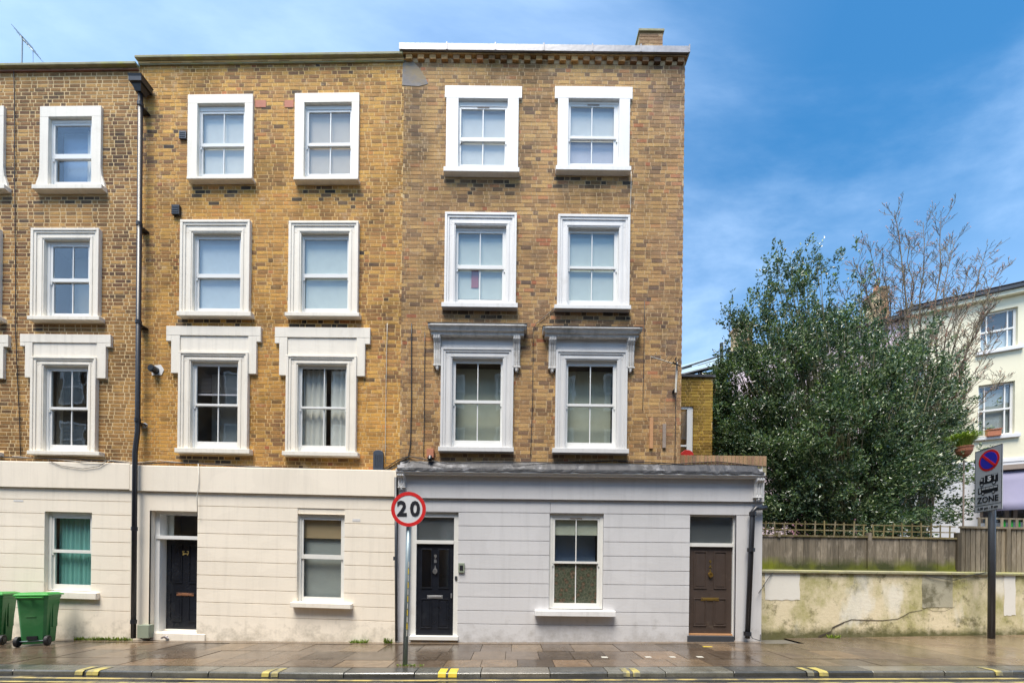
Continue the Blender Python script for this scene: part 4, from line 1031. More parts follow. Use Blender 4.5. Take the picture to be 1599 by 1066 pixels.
# chimney
cz0, cz1 = gp(1018, 75, 9.2), PW(1018, 49, 9.2)[1]
xa, xb = PW(999, 65, 9.2)[0], PW(1035, 65, 9.2)[0]
ch = build(MB().box(xa, xb, 9.2, 9.9, TOP3 - .6, cz1 - .04), 'chimney', 'mortar3', h3)
z = TOP3 - .3; m = MB(); row = 0
while z < cz1 - .09:
    x = xa - (.11 if row % 2 else 0)
    while x < xb:
        a, b = max(x, xa), min(x + .22, xb)
        if b - a > .02: m.box(a, b, 9.188, 9.21, z, z + .07)
        x += .231
    z += .082; row += 1
build(m, 'brickwork', 'brick5', ch, kind='stuff', fixn=False)
build(MB().box(xa - .03, xb + .03, 9.16, 9.94, cz1 - .038, cz1 + .01), 'chimney_cap', 'coping', ch)
# brick on edge along the wing parapet
zb0, zb1 = PW(1130, 727, YB + .02)[1], PW(1130, 711.5, YB + .02)[1]
x = XE + .0
k = 0
while x < PW(1194, 720, YB)[0]:
    me = shared_brick('brick4', .070, round(zb1 - zb0, 3), 'brick3')
    o = bpy.data.objects.new('brick', me); col.objects.link(o); o.parent = h3; o.location = inv(h3) @ Vector((x + .04, YB + .0, (zb0 + zb1) / 2)); x += .086
build(MB().box(XE + .002, x + .0, YB + .006, YB + .22, zb0 - .2, zb1 + .004), 'parapet', 'coping', h3)
# ---- doors of house 3
yF = YG + .05; YD = YG + .085
q = rect(650.8, 849, 708.8, 991.5, YD); qt = rect(651, 807.6, 709, 843.4, YD)
m = MB(); m.box(od9b[0], q[0], yF, yF + .09, 0, od9b[3]); m.box(q[2], od9b[2], yF, yF + .09, 0, od9b[3]); m.box(q[0], q[2], yF, yF + .09, qt[3], od9b[3]); m.box(q[0], q[2], yF - .01, yF + .09, q[3], qt[1])
build(m, 'door_frame', 'whiteold', h3, bev=.004)
build(MB().box(q[0] - .005, q[2] + .005, YD, YD + .006, qt[1] - .005, qt[3] + .005), 'fanlight', 'glassdark', h3)
flat('obscure_film', q[0], q[2], qt[1], qt[3], YD + .02, 'greyglaze', h3)
zst = P(677, 993, YD)[1]
door(h3, (q[0] + .003, zst, q[2] - .003, q[3] - .003), YD, 'blackdoor', numtxt=(('9', .865, .115), ('B', .815, .10)), glazed=True, kz=(.715, .43), label='black panelled door numbered 9B with chrome knocker and letter plate')
build(MB().box(q[2] - .06, q[2] - .03, YD - .03, YD - .0005, zst + .85, zst + .95), 'door_pull', 'chrome', h3)
qs = rect(639.5, 993, 715.5, 999, YG - .05)
build(MB().box(qs[0], qs[2], YG - .05, YD + .03, qs[1], qs[3]), 'threshold', 'whiteold', h3, bev=.005)
build(MB().box(qs[0] + .03, qs[2] - .03, YG - .02, YD, -.2, qs[1] - .001), 'door_step', 'patch', h3)
q = rect(1080 - 2, 853.5, 1143.0, 990.5, YD + .03); YD2 = YD + .03; qt = rect(1080 - 2, 806.6, 1144, 847.8, YD2)
q = (od9a[0] + .03, q[1], q[2], q[3])
m = MB(); m.box(od9a[0], q[0], yF + .03, yF + .12, 0, od9a[3]); m.box(q[2], od9a[2], yF + .03, yF + .12, 0, od9a[3]); m.box(q[0], q[2], yF + .03, yF + .12, qt[3], od9a[3]); m.box(q[0], q[2], yF + .02, yF + .12, q[3], qt[1])
build(m, 'door_frame', 'whiteold', h3, bev=.004)
build(MB().box(q[0] - .005, q[2] + .005, YD2, YD2 + .006, qt[1] - .005, qt[3] + .005), 'fanlight', 'glassdark', h3)
flat('obscure_film', q[0], q[2], qt[1], qt[3], YD2 + .02, 'greyglaze', h3)
door(h3, (q[0] + .003, q[1] + .02, q[2] - .003, q[3] - .003), YD2, 'brown', kn='brass', letter='brass', numtxt=(('9', .83, .09), ('A', .775, .08)), nummat='brass', kz=(.69, .40), label='faded brown panelled door numbered 9A with brass knocker and letter plate')
build(MB().box(q[0] + .002, q[2] - .002, YD2 - .05, YD2 - .0005, q[1] - .02, q[1] + .03), 'weather_board', 'wood', h3)
qs = rect(1074.5, 992.5, 1147, 998.5, YG - .03)
build(MB().box(qs[0], qs[2], YG - .03, YD2 + .06, -.1, qs[3]), 'door_step', 'darkgrey', h3, bev=.008)
# entry phone, bell
q = rect(716.5, 878.5, 726, 893.5, YG); m = MB().box(q[0], q[2], YG - .035, YG + .001, q[1], q[3])
ep = build(m, 'entry_phone', 'box', h3, bev=.005); build(MB().box(q[0] + .03, q[2] - .03, YG - .041, YG - .036, q[1] + .05, q[3] - .05), 'speaker_grille', 'black', ep)
q = rect(710.2, 899, 714, 904.5, YG); build(MB().box(q[0], q[2], yF - .02, yF - .0005, q[1], q[3]), 'door_bell', 'darkgrey', h3)
# air brick slots in the banded render
for (a, b, c, d, h_) in ((551, 563, 809.5, 813.5, h2), (22, 37, 780, 782.5, h1)):
    q = rect(a, c, b, d, YG); build(MB().box(q[0], q[2], YG - .004, YG + .001, q[1], q[3]), 'air_vent', 'greytrim', h_, wp=True)

# ------------------------------------------------------------------ wall mounted things
def wbox(name, l, t, r, b, mat, label, cat, y=YB, dep=.06, bev=.006, arch=False):
    x0, z0, x1, z1 = rect(l, t, r, b, y - dep); z0, z1 = warp(x0, z0), warp(x0, z1)
    if arch:
        n = 8; cx = (x0 + x1) / 2; r_ = (x1 - x0) / 2; pts = [(x0, z0), (x1, z0)] + [(cx + r_ * math.cos(k * math.pi / n), z1 - r_ * .6 + r_ * .6 * math.sin(k * math.pi / n)) for k in range(n + 1)]
        mb = MB().prism(pts, y - dep, y)
    else: mb = MB().box(x0, x1, y - dep, y - .002, z0, z1)
    return mb, (x0, z0, x1, z1)
def wthing(name, l, t, r, b, mat, label, cat, y=YB, dep=.06, arch=False, extra=None):
    mb, q = wbox(name, l, t, r, b, mat, label, cat, y, dep, arch=arch)
    T = thing(name, label, cat, ((q[0] + q[2]) / 2, y, q[1]))
    build(mb, 'casing', mat, T, bev=.006)
    if extra: extra(T, q, y - dep)
    return T
def ribs(T, q, y):
    for k in range(4):
        xx = q[0] + (q[2] - q[0]) * (.22 + .19 * k); build(MB().box(xx - .006, xx + .006, y - .007, y - .0005, q[1] + .05, q[3] - .1), 'rib', 'darkgrey', T)
wthing('alarm_box', 583, 702, 598.5, 733, 'slatebox', 'dark slate blue alarm box low on the ochre brick beside the grey house', 'alarm box', arch=True, extra=ribs)
def slots(T, q, y):
    for k in range(3):
        zz_ = q[1] + (q[3] - q[1]) * (.25 + .25 * k); build(MB().box(q[0] + .02, q[2] - .02, y - .006, y - .0005, zz_ - .008, zz_ + .008), 'louvre', 'darkgrey', T)
wthing('wall_vent', 268, 319, 280, 334, 'black', 'square black vent on the brick above the left second-floor window of the middle house', 'vent', extra=slots)
wthing('wall_vent', 279.5, 204, 290.5, 216, 'slatebox', 'small blue-grey vent beside the top-floor window nearest the downpipe', 'vent', dep=.04, extra=slots)
wthing('meter_box', 214.5, 975.5, 232.5, 996, 'box', 'small grey-green meter box at the foot of the wall beside the black downpipe', 'meter box', y=YG, dep=.13, extra=lambda T, q, y: build(MB().tube([(q[0] + .02, y + .05, q[1] - .005), (q[0] + .1, y + .04, q[1] - .035), (q[2] - .03, y + .05, q[1] - .03), (q[2], y + .06, q[1] + .02)], .01, 6), 'cable', 'cableblack', T))
def lampextra(T, q, y): build(MB().tube([((q[0] + q[2]) / 2, y + .02, q[1] + .02), ((q[0] + q[2]) / 2, y - .02, q[1] - .05)], [.05, .04], 10), 'lens', 'black', T)
wthing('wall_lamp', 666.5, 700, 677.5, 714, 'terra', 'small weathered lamp fitting under the brick wall left of the corbelled window', 'lamp', dep=.10, extra=lampextra)
# flue with mortar patch
xq, zq = P(245, 579, YB); zq = warp(xq, zq)
T = thing('flue_pipe', 'round black flue poking from a mortar patch in the ochre brick', 'flue', (xq, YB, zq))
build(MB().prism([(xq - .09, zq - .1), (xq + .12, zq - .09), (xq + .17, zq + .02), (xq + .1, zq + .13), (xq - .03, zq + .12), (xq - .11, zq + .03)], YB - .012, YB + .0), 'mortar_patch', 'whitetrim', T)
build(MB().tube([(xq, YB - .01, zq), (xq, YB - .13, zq)], .075, 16).disc((xq, zq), .055, YB - .14, YB - .131, 16), 'pipe', 'black', T)
xq, zq = P(227, 664, YB); zq = warp(xq, zq)
T = thing('pipe_stub', 'small white pipe stub in the ochre brick beside the downpipe', 'pipe', (xq, YB, zq)); build(MB().disc((xq, zq), .06, YB - .01, YB, 9), 'mortar_patch', 'whitetrim', T); build(MB().tube([(xq, YB, zq), (xq, YB - .05, zq)], .022, 8), 'pipe', 'cablewhite', T)
# battens
for l, r, t, b, mt, lb in ((1015, 1020.5, 652, 700, 'wood', 'orange bare timber batten fixed upright to the end wall, longer of the two'), (1035.5, 1040.5, 661.5, 699, 'woodold', 'grey weathered batten fixed upright near the house corner, shorter of the two')):
    x0, z0, x1, z1 = rect(l, t, r, b, YB - .03); build(MB().box(x0, x1, YB - .035, YB - .0045, z0, z1), 'timber_batten', mt, label=lb, cat='batten', bev=.003)

# downpipes
def dpipe(name, pts, rad, label, mat='black', collars=(), brk=()):
    T = thing(name, label, 'drainpipe', (pts[-1][0], pts[-1][1], pts[-1][2]))
    build(MB().tube(pts, rad, 12), 'pipe', mat, T, smooth=True)
    for (c, r) in collars: build(MB().tube([(c[0], c[1], c[2] - .04), (c[0], c[1], c[2] + .04)], r, 12), 'collar', mat, T)
    for c in brk: build(MB().box(c[0] - rad - .035, c[0] + rad + .035, c[1] + rad * .3, YB, c[2] - .012, c[2] + .012), 'bracket', mat, T)
    return T
yp = YB - .14
pt = [(*PW(220, 147, yp),), (*PW(212.5, 995, yp),)]
def lineat(f, y=yp): return (pt[0][0] * (1 - f) + pt[1][0] * f, y, pt[0][1] * (1 - f) + pt[1][1] * f)
pp = [lineat(0), lineat(.62), lineat(.66, yp - .05), lineat(1, yp - .05)]
T = dpipe('drainpipe', pp, .045, 'tall black downpipe with a hopper head between the two left brick houses', collars=[(lineat(f), .056) for f in (.02, .24, .42, .60)] + [(lineat(f, yp - .05), .056) for f in (.8, .97)], brk=[lineat(f) for f in (.025, .245, .425, .605)])
hx, hz = PW(220, 146, yp)
h_ = MB(); top = [(-.13, -.16), (.17, -.16), (.17, .12), (-.13, .12)]; bot = [(-.06, -.06), (.06, -.06), (.06, .06), (-.06, .06)]
vs = [(hx + a, yp + b, hz + .23) for a, b in top] + [(hx + a, yp + b, hz - .02) for a, b in bot] + [(hx + a * .9, yp + b * .9, hz + .23) for a, b in top] + [(hx + a * .9, yp + b * .9, hz + .1) for a, b in top]
h_.add(vs, [(0, 1, 5, 4), (1, 2, 6, 5), (2, 3, 7, 6), (3, 0, 4, 7), (4, 5, 6, 7), (0, 1, 9, 8), (1, 2, 10, 9), (2, 3, 11, 10), (3, 0, 8, 11), (12, 13, 14, 15), (8, 9, 13, 12), (9, 10, 14, 13), (10, 11, 15, 14), (11, 8, 12, 15)])
build(h_, 'hopper', 'black', T)
yq = YG - .11
pl = [(*PW(1196, 792.5, yq),), (*PW(1176, 793, yq),), (*PW(1167.5, 996, yq),)]
dpipe('drainpipe', [(pl[0][0] + .02, yq + .02, pl[0][1] + .01), (pl[1][0] + .06, yq, pl[1][1]), (pl[1][0], yq, pl[1][1] - .07), (pl[2][0], yq, pl[2][1])], .05, 'black cast-iron drainpipe on the grey wall right of the brown door',
      collars=[((pl[1][0] * .68 + pl[2][0] * .32, yq, pl[1][1] * .68 + pl[2][1] * .32), .075), ((pl[2][0], yq, pl[2][1] + .1), .075), ((pl[1][0], yq, pl[1][1] - .12), .07)])
yq = YG - .06
a = PW(618.5, 745, yq); b = PW(619.5, 1000, yq)
dpipe('drainpipe', [(a[0], yq, a[1]), (b[0], yq, b[1])], .03, 'thin dark grey pipe in the joint between cream and grey ground floors', 'darkgrey', collars=[((a[0], yq, 1.8), .036)])

# cables
CG = 'cables clipped to the terrace front'
def cable(pts, r, mat, label, y=YB - .02, sag=.0):
    P3 = []
    for i, p in enumerate(pts):
        px_, py__ = p[0], p[1]; yy = p[2] if len(p) > 2 else y
        x, z = PW(px_, py__, yy); P3.append(Vector((x, yy, z)))
    out_ = []
    for a, b in zip(P3, P3[1:]):
        n = max(1, int((b - a).length / .25))
        for k in range(n):
            q = a.lerp(b, k / n); out_.append(q + Vector((U(-.004, .004), U(-.004, .002), U(-.006, .006))))
    out_.append(P3[-1])
    return build(MB().tube(out_, r, 5), 'cable', mat, label=label, cat='cable', group=CG, smooth=True)
yc = YG - .06
cable([(0, 713), (60, 715), (120, 716), (175, 720), (210, 724), (260, 722), (330, 724), (400, 729), (480, 731), (560, 735), (610, 733), (640, 718)], .014, 'cableblack', 'thick black cable running along the top of the cream fascia', YB - .04)
cable([(20, 712), (80, 716), (130, 721, yc), (160, 722, yc), (175, 718), (212, 722), (250, 719), (330, 726), (420, 729), (600, 736)], .007, 'cablewhite', 'thin pale cable drooping over the cream fascia near the left house window')
cable([(75, 718), (95, 727, yc), (130, 731, yc), (155, 728, yc), (172, 717)], .006, 'cableblack', 'short loose black loop hanging on the left cream fascia', yc)
cable([(643, 505), (643, 640), (641, 700), (638, 712), (622, 718), (605, 730), (598, 733)], .011, 'cableblack', 'black cable dropping down the brick to the slate blue alarm box')
cable([(664, 518), (663, 640), (662, 712)], .008, 'cableblack', 'thin dark cable beside the left corbelled window')
cable([(600, 735), (640, 712), (700, 724, YG - .1), (760, 720, YG - .1), (860, 722), (960, 719), (1060, 724), (1120, 720), (1190, 728)], .010, 'cableblack', 'black cable lying along the lead flashing of the grey house')
cable([(868, 480), (838, 505), (833, 515), (832, 620), (829, 712)], .007, 'cableblack', 'thin black cable between the two corbelled windows')
cable([(1007, 470), (1006, 560), (1004, 640)], .006, 'cableblack', 'thin black cable right of the corbelled windows')
cable([(986, 268), (984.5, 340)], .006, 'cablewhite', 'thin white cable right of the upper windows of the end house')
cable([(605, 505), (603.5, 600), (602, 722)], .006, 'cablewhite', 'thin white cable down the brick joint left of the grey house')
cable([(310, 724, yc), (311, 752, yc), (308, 775, yc), (309, 806, yc)], .007, 'cablewhite', 'white painted cable dropping to the recessed black door', yc)
cable([(22.5, 100), (24, 330), (25, 520), (30, 640), (33, 712)], .008, 'cableblack', 'black cable down the brown brick near the left edge')
cable([(1056, 612), (1054.5, 722)], .007, 'cableblack', 'thin cable below the side aerial at the corner')
cable([(1185, 925, YG - .1), (1200, 903, 8.45), (1208, 893, 8.48)], .008, 'cableblack', 'short loose cable from the drainpipe to the garden wall', 8.2)
cable([(1168, 985, YG - .12), (1176, 996, YG - .2), (1188, 1000, YG - .15), (1188, 990, YG)], .007, 'cableblack', 'tangled thin cable at the foot of the cast-iron drainpipe', YG - .1)
cable([(1430, 893, 8.68), (1460, 901, 8.7), (1490, 905, 8.72), (1520, 897, 8.74), (1545, 892, 8.76)], .007, 'cableblack', 'loose cable drooping across the top of the garden wall', 8.7)
# aerials
ya_ = 8.9
p0 = PW(34, 102, ya_); p1 = PW(35.5, 57, ya_); p2 = PW(52, 80, ya_)
T = thing('roof_aerial', 'thin roof aerial standing behind the parapet of the left house', 'aerial', (p0[0], ya_, p0[1]))
build(MB().tube([(p0[0], ya_, p0[1] - .5), (p1[0], ya_, p1[1])], .014, 6), 'mast', 'galv', T)
build(MB().tube([(p1[0] - .05, ya_, p1[1] + .0), (p2[0], ya_, p2[1])], .010, 5), 'boom', 'galv', T)
for f in (.0, .25, .5, .75, 1):
    xx, zz_ = p1[0] + (p2[0] - p1[0]) * f, p1[1] + (p2[1] - p1[1]) * f; build(MB().tube([(xx, ya_ - .2, zz_), (xx, ya_ + .2, zz_)], .006, 4), 'element', 'galv', T)
build(MB().tube([(p2[0], ya_, p2[1] + .02), (p2[0] + .01, ya_, p2[1] - .35)], .006, 4), 'element', 'galv', T)
ya_ = YB - .12
a = PW(1057.5, 566, ya_); b = PW(1055.5, 613, ya_); c = PW(1014, 561, ya_); d = PW(1058, 571, ya_)
T = thing('wall_aerial', 'white rooftop-style aerial bracketed to the right corner of the brick end wall', 'aerial', (b[0], ya_, b[1]))
build(MB().tube([(a[0], ya_, a[1]), (b[0], ya_, b[1])], .022, 8), 'mast', 'cablewhite', T)
build(MB().tube([(c[0], ya_ - .1, c[1]), (d[0], ya_ - .03, d[1])], .010, 6), 'boom', 'cablewhite', T)
for f in (.1, .3, .5, .65, .8, .9):
    xx, zz_ = c[0] + (d[0] - c[0]) * f, c[1] + (d[1] - c[1]) * f; build(MB().tube([(xx, ya_ - .25, zz_ + .01), (xx, ya_ + .05, zz_)], .006, 4), 'element', 'cablewhite' if f < .6 else 'black', T)
build(MB().tube([(d[0] - .06, ya_ - .05, d[1] + .14), (d[0] - .02, ya_ - .05, d[1] - .12)], .012, 5).tube([(d[0] - .12, ya_ - .05, d[1] + .05), (d[0] + .04, ya_ - .05, d[1] - .03)], .012, 5), 'reflector', 'black', T)
build(MB().box(b[0] - .03, b[0] + .03, ya_, YB - .002, b[1] + .05, b[1] + .09), 'bracket', 'black', T)

# ------------------------------------------------------------------ street furniture
yS = 6.24
bx, bz = PW(633, 1037, yS); tx, tz = PW(639.5, 800, yS)
T = thing('speed_limit_sign', 'round red-bordered 20 speed limit sign on a grey pole by the kerb', 'road sign', (bx, yS, gz(bx)))
lean = (tx - bx) / (tz - bz)
build(MB().tube([(bx, yS, gz(bx) - .02), (tx + lean * .15, yS, tz + .15)], .042, 16), 'pole', 'galv', T, smooth=True)
cxs, czs = PW(638.3, 794.5, yS - .08); rr = 27.2 / F * (yS - .08)
build(MB().disc((cxs, czs), rr, yS - .075, yS - .068, 48), 'sign_plate', 'sign_white', T)
build(MB().disc((cxs, czs), rr, yS - .079, yS - .0755, 48, rr * .80), 'border_ring', 'sign_red', T)
build(MB().disc((cxs, czs), rr * .985, yS - .066, yS - .055, 32, rr * .9), 'back_channel', 'galv', T)
build(MB().box(cxs - .06, cxs + .06, yS - .067, yS - .03, czs - .02, czs + .02).box(cxs - .06, cxs + .06, yS - .067, yS - .03, czs - .18, czs - .15), 'clamp', 'galv', T)
for ch_, off in (('2', -.108), ('0', .108)): txt(ch_, (cxs + off, yS - .081, czs - .002), .335, 'sign_black', T, name='numeral', bold=.010, sx=.98)
for k in range(11):
    f = .34 + k * .045; build(MB().box(bx + lean * (tz - bz) * (1 - f) + .018, bx + lean * (tz - bz) * (1 - f) + .034, yS - .043, yS - .034, bz + (tz - bz) * (1 - f) - .05, bz + (tz - bz) * (1 - f) + .045), 'tape_strip', 'whitepaint' if k % 2 == 0 else 'yellowpaint', T)
mosstuft(bx - .12, bx + .3, yS - .02, .03, 70, 'thin moss on the pavement round the foot of the 20 sign pole', name='moss', mat='weed', cat='moss')
# zone sign
yZ = 8.42; zx, zb_ = PW(1548.5, 996, yZ); x2, z2 = PW(1545.5, 700, yZ)
ang = -math.radians(104)
T = thing('parking_zone_sign', 'tall grey waiting restriction zone plate on a black pole in front of the garden wall', 'road sign', (zx, yZ, gz(zx)), 0)
build(MB().tube([(zx, yZ, gz(zx) - .02), (PW(1550.0, 700, yZ)[0], yZ, z2 + .02)], .058, 16), 'pole', 'darkgrey', T, smooth=True)
SW, SHh = .62, 1.42
zc_ = PW(1545, 748, yZ)[1]; xc_ = PW(1550, 750, yZ)[0]
plate = MB()
dv = Vector((math.cos(ang), math.sin(ang), 0)); nv = Vector((dv.y, -dv.x, 0))
def SP(a, b, e=0): return Vector((xc_, yZ, zc_)) + dv * (a * SW / 2) + Vector((0, 0, b * SHh / 2)) + nv * (.075 + e)
def spoly(pts, e, name, mat, thick=.004):
    n = len(pts); v = [tuple(SP(a, b, e)) for a, b in pts] + [tuple(SP(a, b, e - thick)) for a, b in pts]
    return build(MB().add(v, [tuple(range(n)), tuple(range(2 * n - 1, n - 1, -1))] + [(i, i + n, (i + 1) % n + n, (i + 1) % n) for i in range(n)]), name, mat, T)
def srect(a0, b0, a1, b1): return [(a0, b0), (a1, b0), (a1, b1), (a0, b1)]
def sell(ca, cb, r, n=32): return [(ca + r / (SW / 2) * math.cos(2 * math.pi * k / n), cb + r / (SHh / 2) * math.sin(2 * math.pi * k / n)) for k in range(n)]
spoly(srect(-1, -1, 1, 1), 0, 'sign_plate', 'sign_grey', .012)
for q in (srect(-1, -1, 1, -.985), srect(-1, .985, 1, 1), srect(-1, -.985, -.965, .985), srect(.965, -.985, 1, .985), srect(-.965, -.80, .965, -.785)): spoly(q, .003, 'border', 'sign_black', .003)
rC = .235
spoly(sell(0.05, .60, rC), .004, 'roundel', 'sign_red', .004); spoly(sell(0.05, .60, rC * .80), .008, 'roundel_face', 'sign_blue', .004)
ca, sa = math.cos(-math.pi / 4), math.sin(-math.pi / 4)
def bar(L_, W_): return [(0.05 + (u * ca - v * sa) / (SW / 2), .60 + (u * sa + v * ca) / (SHh / 2)) for u, v in ((-L_, -W_), (L_, -W_), (L_, W_), (-L_, W_))]
spoly(bar(rC * .85, .024), .012, 'roundel_bar', 'sign_red', .004)
# lorry
spoly(srect(-.22, -.12, .72, .14), .004, 'lorry_body', 'sign_black'); spoly([(-.62, -.12), (-.30, -.12), (-.30, .10), (-.50, .10), (-.62, -.02)], .004, 'lorry_cab', 'sign_black'); spoly(srect(-.30, -.12, -.22, -.06), .004, 'lorry_chassis', 'sign_black')
spoly([(-.55, -.01), (-.40, -.01), (-.40, .07), (-.48, .07)], .008, 'lorry_window', 'sign_grey')
for wa in (-.45, .45): spoly(sell(wa, -.135, .042, 16), .006, 'lorry_wheel', 'sign_black'); spoly(sell(wa, -.135, .022, 12), .010, 'wheel_hub', 'sign_grey')
spoly(srect(-.72, -.42, .72, -.22), .004, 'bus_body', 'sign_black')
for k in range(4): spoly(srect(-.42 + k * .285, -.30, -.42 + k * .285 + .24, -.245), .008, 'bus_window', 'sign_grey')
spoly(srect(-.62, -.385, -.52, -.245), .008, 'bus_door', 'sign_grey')
for wa in (-.35, .42): spoly(sell(wa, -.425, .036, 16), .006, 'bus_wheel', 'sign_black'); spoly(sell(wa, -.425, .018, 12), .010, 'wheel_hub', 'sign_grey')
zrot = (math.pi / 2, 0, ang)
txt('5', tuple(SP(.13, .012, .010)), .15, 'sign_white', T, rot=zrot, bold=.008); txt('T', tuple(SP(.53, .03, .010)), .17, 'sign_grey', T, rot=zrot, bold=.004)
txt('ZONE', tuple(SP(0, -.63, .006)), .185, 'sign_black', T, rot=zrot, bold=.004, sx=.95)
txt('6.30 pm - 8 am', tuple(SP(0, -.893, .006)), .082, 'sign_black', T, rot=zrot, bold=.002, sx=.92)
# bins
def make_bin(px, py, Y, label, rz):
    bx_, _ = PW(px, py, Y); T = thing('wheelie_bin', label, 'bin', (bx_, Y, gz(bx_)), rz, 'green wheelie bins')
    m = MB(); secs = [(.19, .20, .04, 0.0), (.20, .215, .30, 0), (.215, .235, .60, 0), (.235, .262, .93, 0), (.25, .275, .95, 0), (.25, .275, .99, 0)]
    vs = []
    for hx_, hy, z, o in secs:
        c = .04
        vs += [(-hx_ + c, -hy, z), (hx_ - c, -hy, z), (hx_, -hy + c, z), (hx_, hy - c, z), (hx_ - c, hy, z), (-hx_ + c, hy, z), (-hx_, hy - c, z), (-hx_, -hy + c, z)]
    fs = [tuple(range(8)), tuple(range(40, 48))]
    for i in range(5):
        for k in range(8): fs.append((i * 8 + k, i * 8 + (k + 1) % 8, i * 8 + 8 + (k + 1) % 8, i * 8 + 8 + k))
    m.add(vs, fs); build(m, 'body', 'green', T, world=False, bev=.006)
    m = MB()
    m.add([(-.27, -.29, .995), (.27, -.29, .995), (.27, .31, .995), (-.27, .31, .995), (-.26, -.28, 1.03), (.26, -.28, 1.03), (.26, .30, 1.025), (-.26, .30, 1.025), (-.2, -.2, 1.065), (.2, -.2, 1.065), (.2, .22, 1.055), (-.2, .22, 1.055)],
          [(3, 2, 1, 0), (0, 1, 5, 4), (1, 2, 6, 5), (2, 3, 7, 6), (3, 0, 4, 7), (4, 5, 9, 8), (5, 6, 10, 9), (6, 7, 11, 10), (7, 4, 8, 11), (8, 9, 10, 11)])
    build(m, 'lid', 'greenlid', T, world=False, bev=.01)
    build(MB().tube([(-.2, -.33, .97), (.2, -.33, .97)], .014, 8).box(-.2, -.17, -.335, -.25, .955, .985).box(.17, .2, -.335, -.25, .955, .985).box(-.02, .02, -.335, -.25, .955, .985), 'handle', 'greenlid', T, world=False)
    for s in (-1, 1):
        wh = build(MB().tube([(s * .195, -.20, .10), (s * .255, -.20, .10)], .10, 20), 'wheel', 'rubber', T, world=False, bev=.01)
        build(MB().tube([(s * .256, -.20, .10), (s * .262, -.20, .10)], .055, 14), 'hub', 'darkgrey', wh, world=False)
    build(MB().tube([(-.2, -.20, .10), (.2, -.20, .10)], .013, 8), 'axle', 'galv', T, world=False)
    build(MB().box(-.08, .08, -.232, -.20, .13, .2), 'axle_recess', 'black', T, world=False)
    build(MB().box(.2, .232, -.03, .14, .35, .83).box(.2, .225, -.1, -.06, .2, .85), 'side_rib', 'green', T, world=False, bev=.006)
    build(MB().box(-.09, .06, -.243, -.2, .58, .60), 'embossed_mark', 'green', T, world=False)
    T.scale = (.90, .90, 1)
    return T
make_bin(61, 1000, 7.62, 'green wheelie bin with black wheels, whole bin under the cream sill', math.radians(27))
make_bin(-9, 1000, 7.62, 'green wheelie bin cut off by the left edge of the picture', math.radians(27))
# litter at the door
xq = PW(256, 988, YG - .1)[0]
m = MB(); 
for k in range(7):
    a = U(0, 6.28); r_ = U(0, .07); cx, cy = xq + math.cos(a) * r_, YG - .08 + math.sin(a) * .03; s_ = U(.03, .06); z = gz(xq) + .07 + U(0, .04)
    pts = [(cx + U(-s_, s_), cy + U(-s_, s_), z + U(-s_, s_) * .7) for _ in range(6)]
    m.add(pts, [(0, 1, 2), (0, 2, 3), (0, 3, 4), (0, 4, 1), (5, 2, 1), (5, 3, 2), (5, 4, 3), (5, 1, 4)])
build(m, 'crumpled_bag', 'litter', label='crumpled pale plastic bag on the step of the recessed black door', cat='litter')

# ------------------------------------------------------------------ garden wall and fences (right)
def gy(x): return 8.50 + (x - 5.7) * .058
gx0, gx1 = 5.62, 16.0
GWA = math.atan(.058)
gw = thing('garden_wall', 'stained cream rendered garden wall with a long crack, beside the pavement', 'wall', (5.62, gy(5.62), gz(5.62)))
ztop = 1.585
m = MB(); n = 24; vs = []; fs = []
xs = [gx0 + (gx1 - gx0) * k / n for k in range(n + 1)]
for a in xs: vs += [(a, gy(a), -.1), (a, gy(a), ztop), (a, gy(a) + .24, ztop), (a, gy(a) + .24, -.1)]
for k in range(n):
    for j in range(4): fs.append((4 * k + j, 4 * k + 4 + j, 4 * k + 4 + (j + 1) % 4, 4 * k + (j + 1) % 4))
fs += [(0, 1, 2, 3), (4 * n + 3, 4 * n + 2, 4 * n + 1, 4 * n)]
build(m.add(vs, fs), 'wall', 'gwall', gw)
x = gx0
while x < gx1 - .1:
    e = min(x + U(.8, 1.1), gx1); z0 = ztop + .001; a, b = x + .003, e - .003
    v = []
    for xx in (a, b): v += [(xx, gy(xx) - .045, z0), (xx, gy(xx) - .045, z0 + .05), (xx, gy(xx) + .12, z0 + .075), (xx, gy(xx) + .28, z0 + .05), (xx, gy(xx) + .28, z0)]
    build(MB().add(v, [(0, 1, 2, 3, 4), (9, 8, 7, 6, 5)] + [(i, i + 5, (i + 1) % 5 + 5, (i + 1) % 5) for i in range(5)]), 'coping_stone', 'coping', gw, bev=.006); x = e
def wallpatch(l, t, r, b, mat, name, jag=.02, th=.006):
    def X_(p, q_):
        Y = 8.6
        for _ in range(4): x_, z_ = PW(p, q_, Y); Y = gy(x_) - .001
        return x_, z_
    pts = []
    for k in range(12): f = k / 12; pts.append((l + (r - l) * f, b + U(-1, 1)))
    for k in range(5): f = k / 5; pts.append((r + U(-.8, .8), b + (t - b) * f))
    for k in range(12): f = k / 12; pts.append((r + (l - r) * f, t + U(-.4, .4)))
    for k in range(5): f = k / 5; pts.append((l + U(-.8, .8), t + (b - t) * f))
    q = [X_(*p) for p in pts]; n = len(q)
    v = [(a, gy(a) - th, c) for a, c in q] + [(a, gy(a) + .01, c) for a, c in q]
    return build(MB().add(v, [tuple(range(n)), tuple(range(2 * n - 1, n - 1, -1))] + [(i, i + n, (i + 1) % n + n, (i + 1) % n) for i in range(n)]), name, mat, gw)
MT['patchwhite'] = plain('painted over patch', (.76, .72, .64), .7, .04, 2, .15, 20, dirt=((.5, .42, .25), .5, .58, .7))
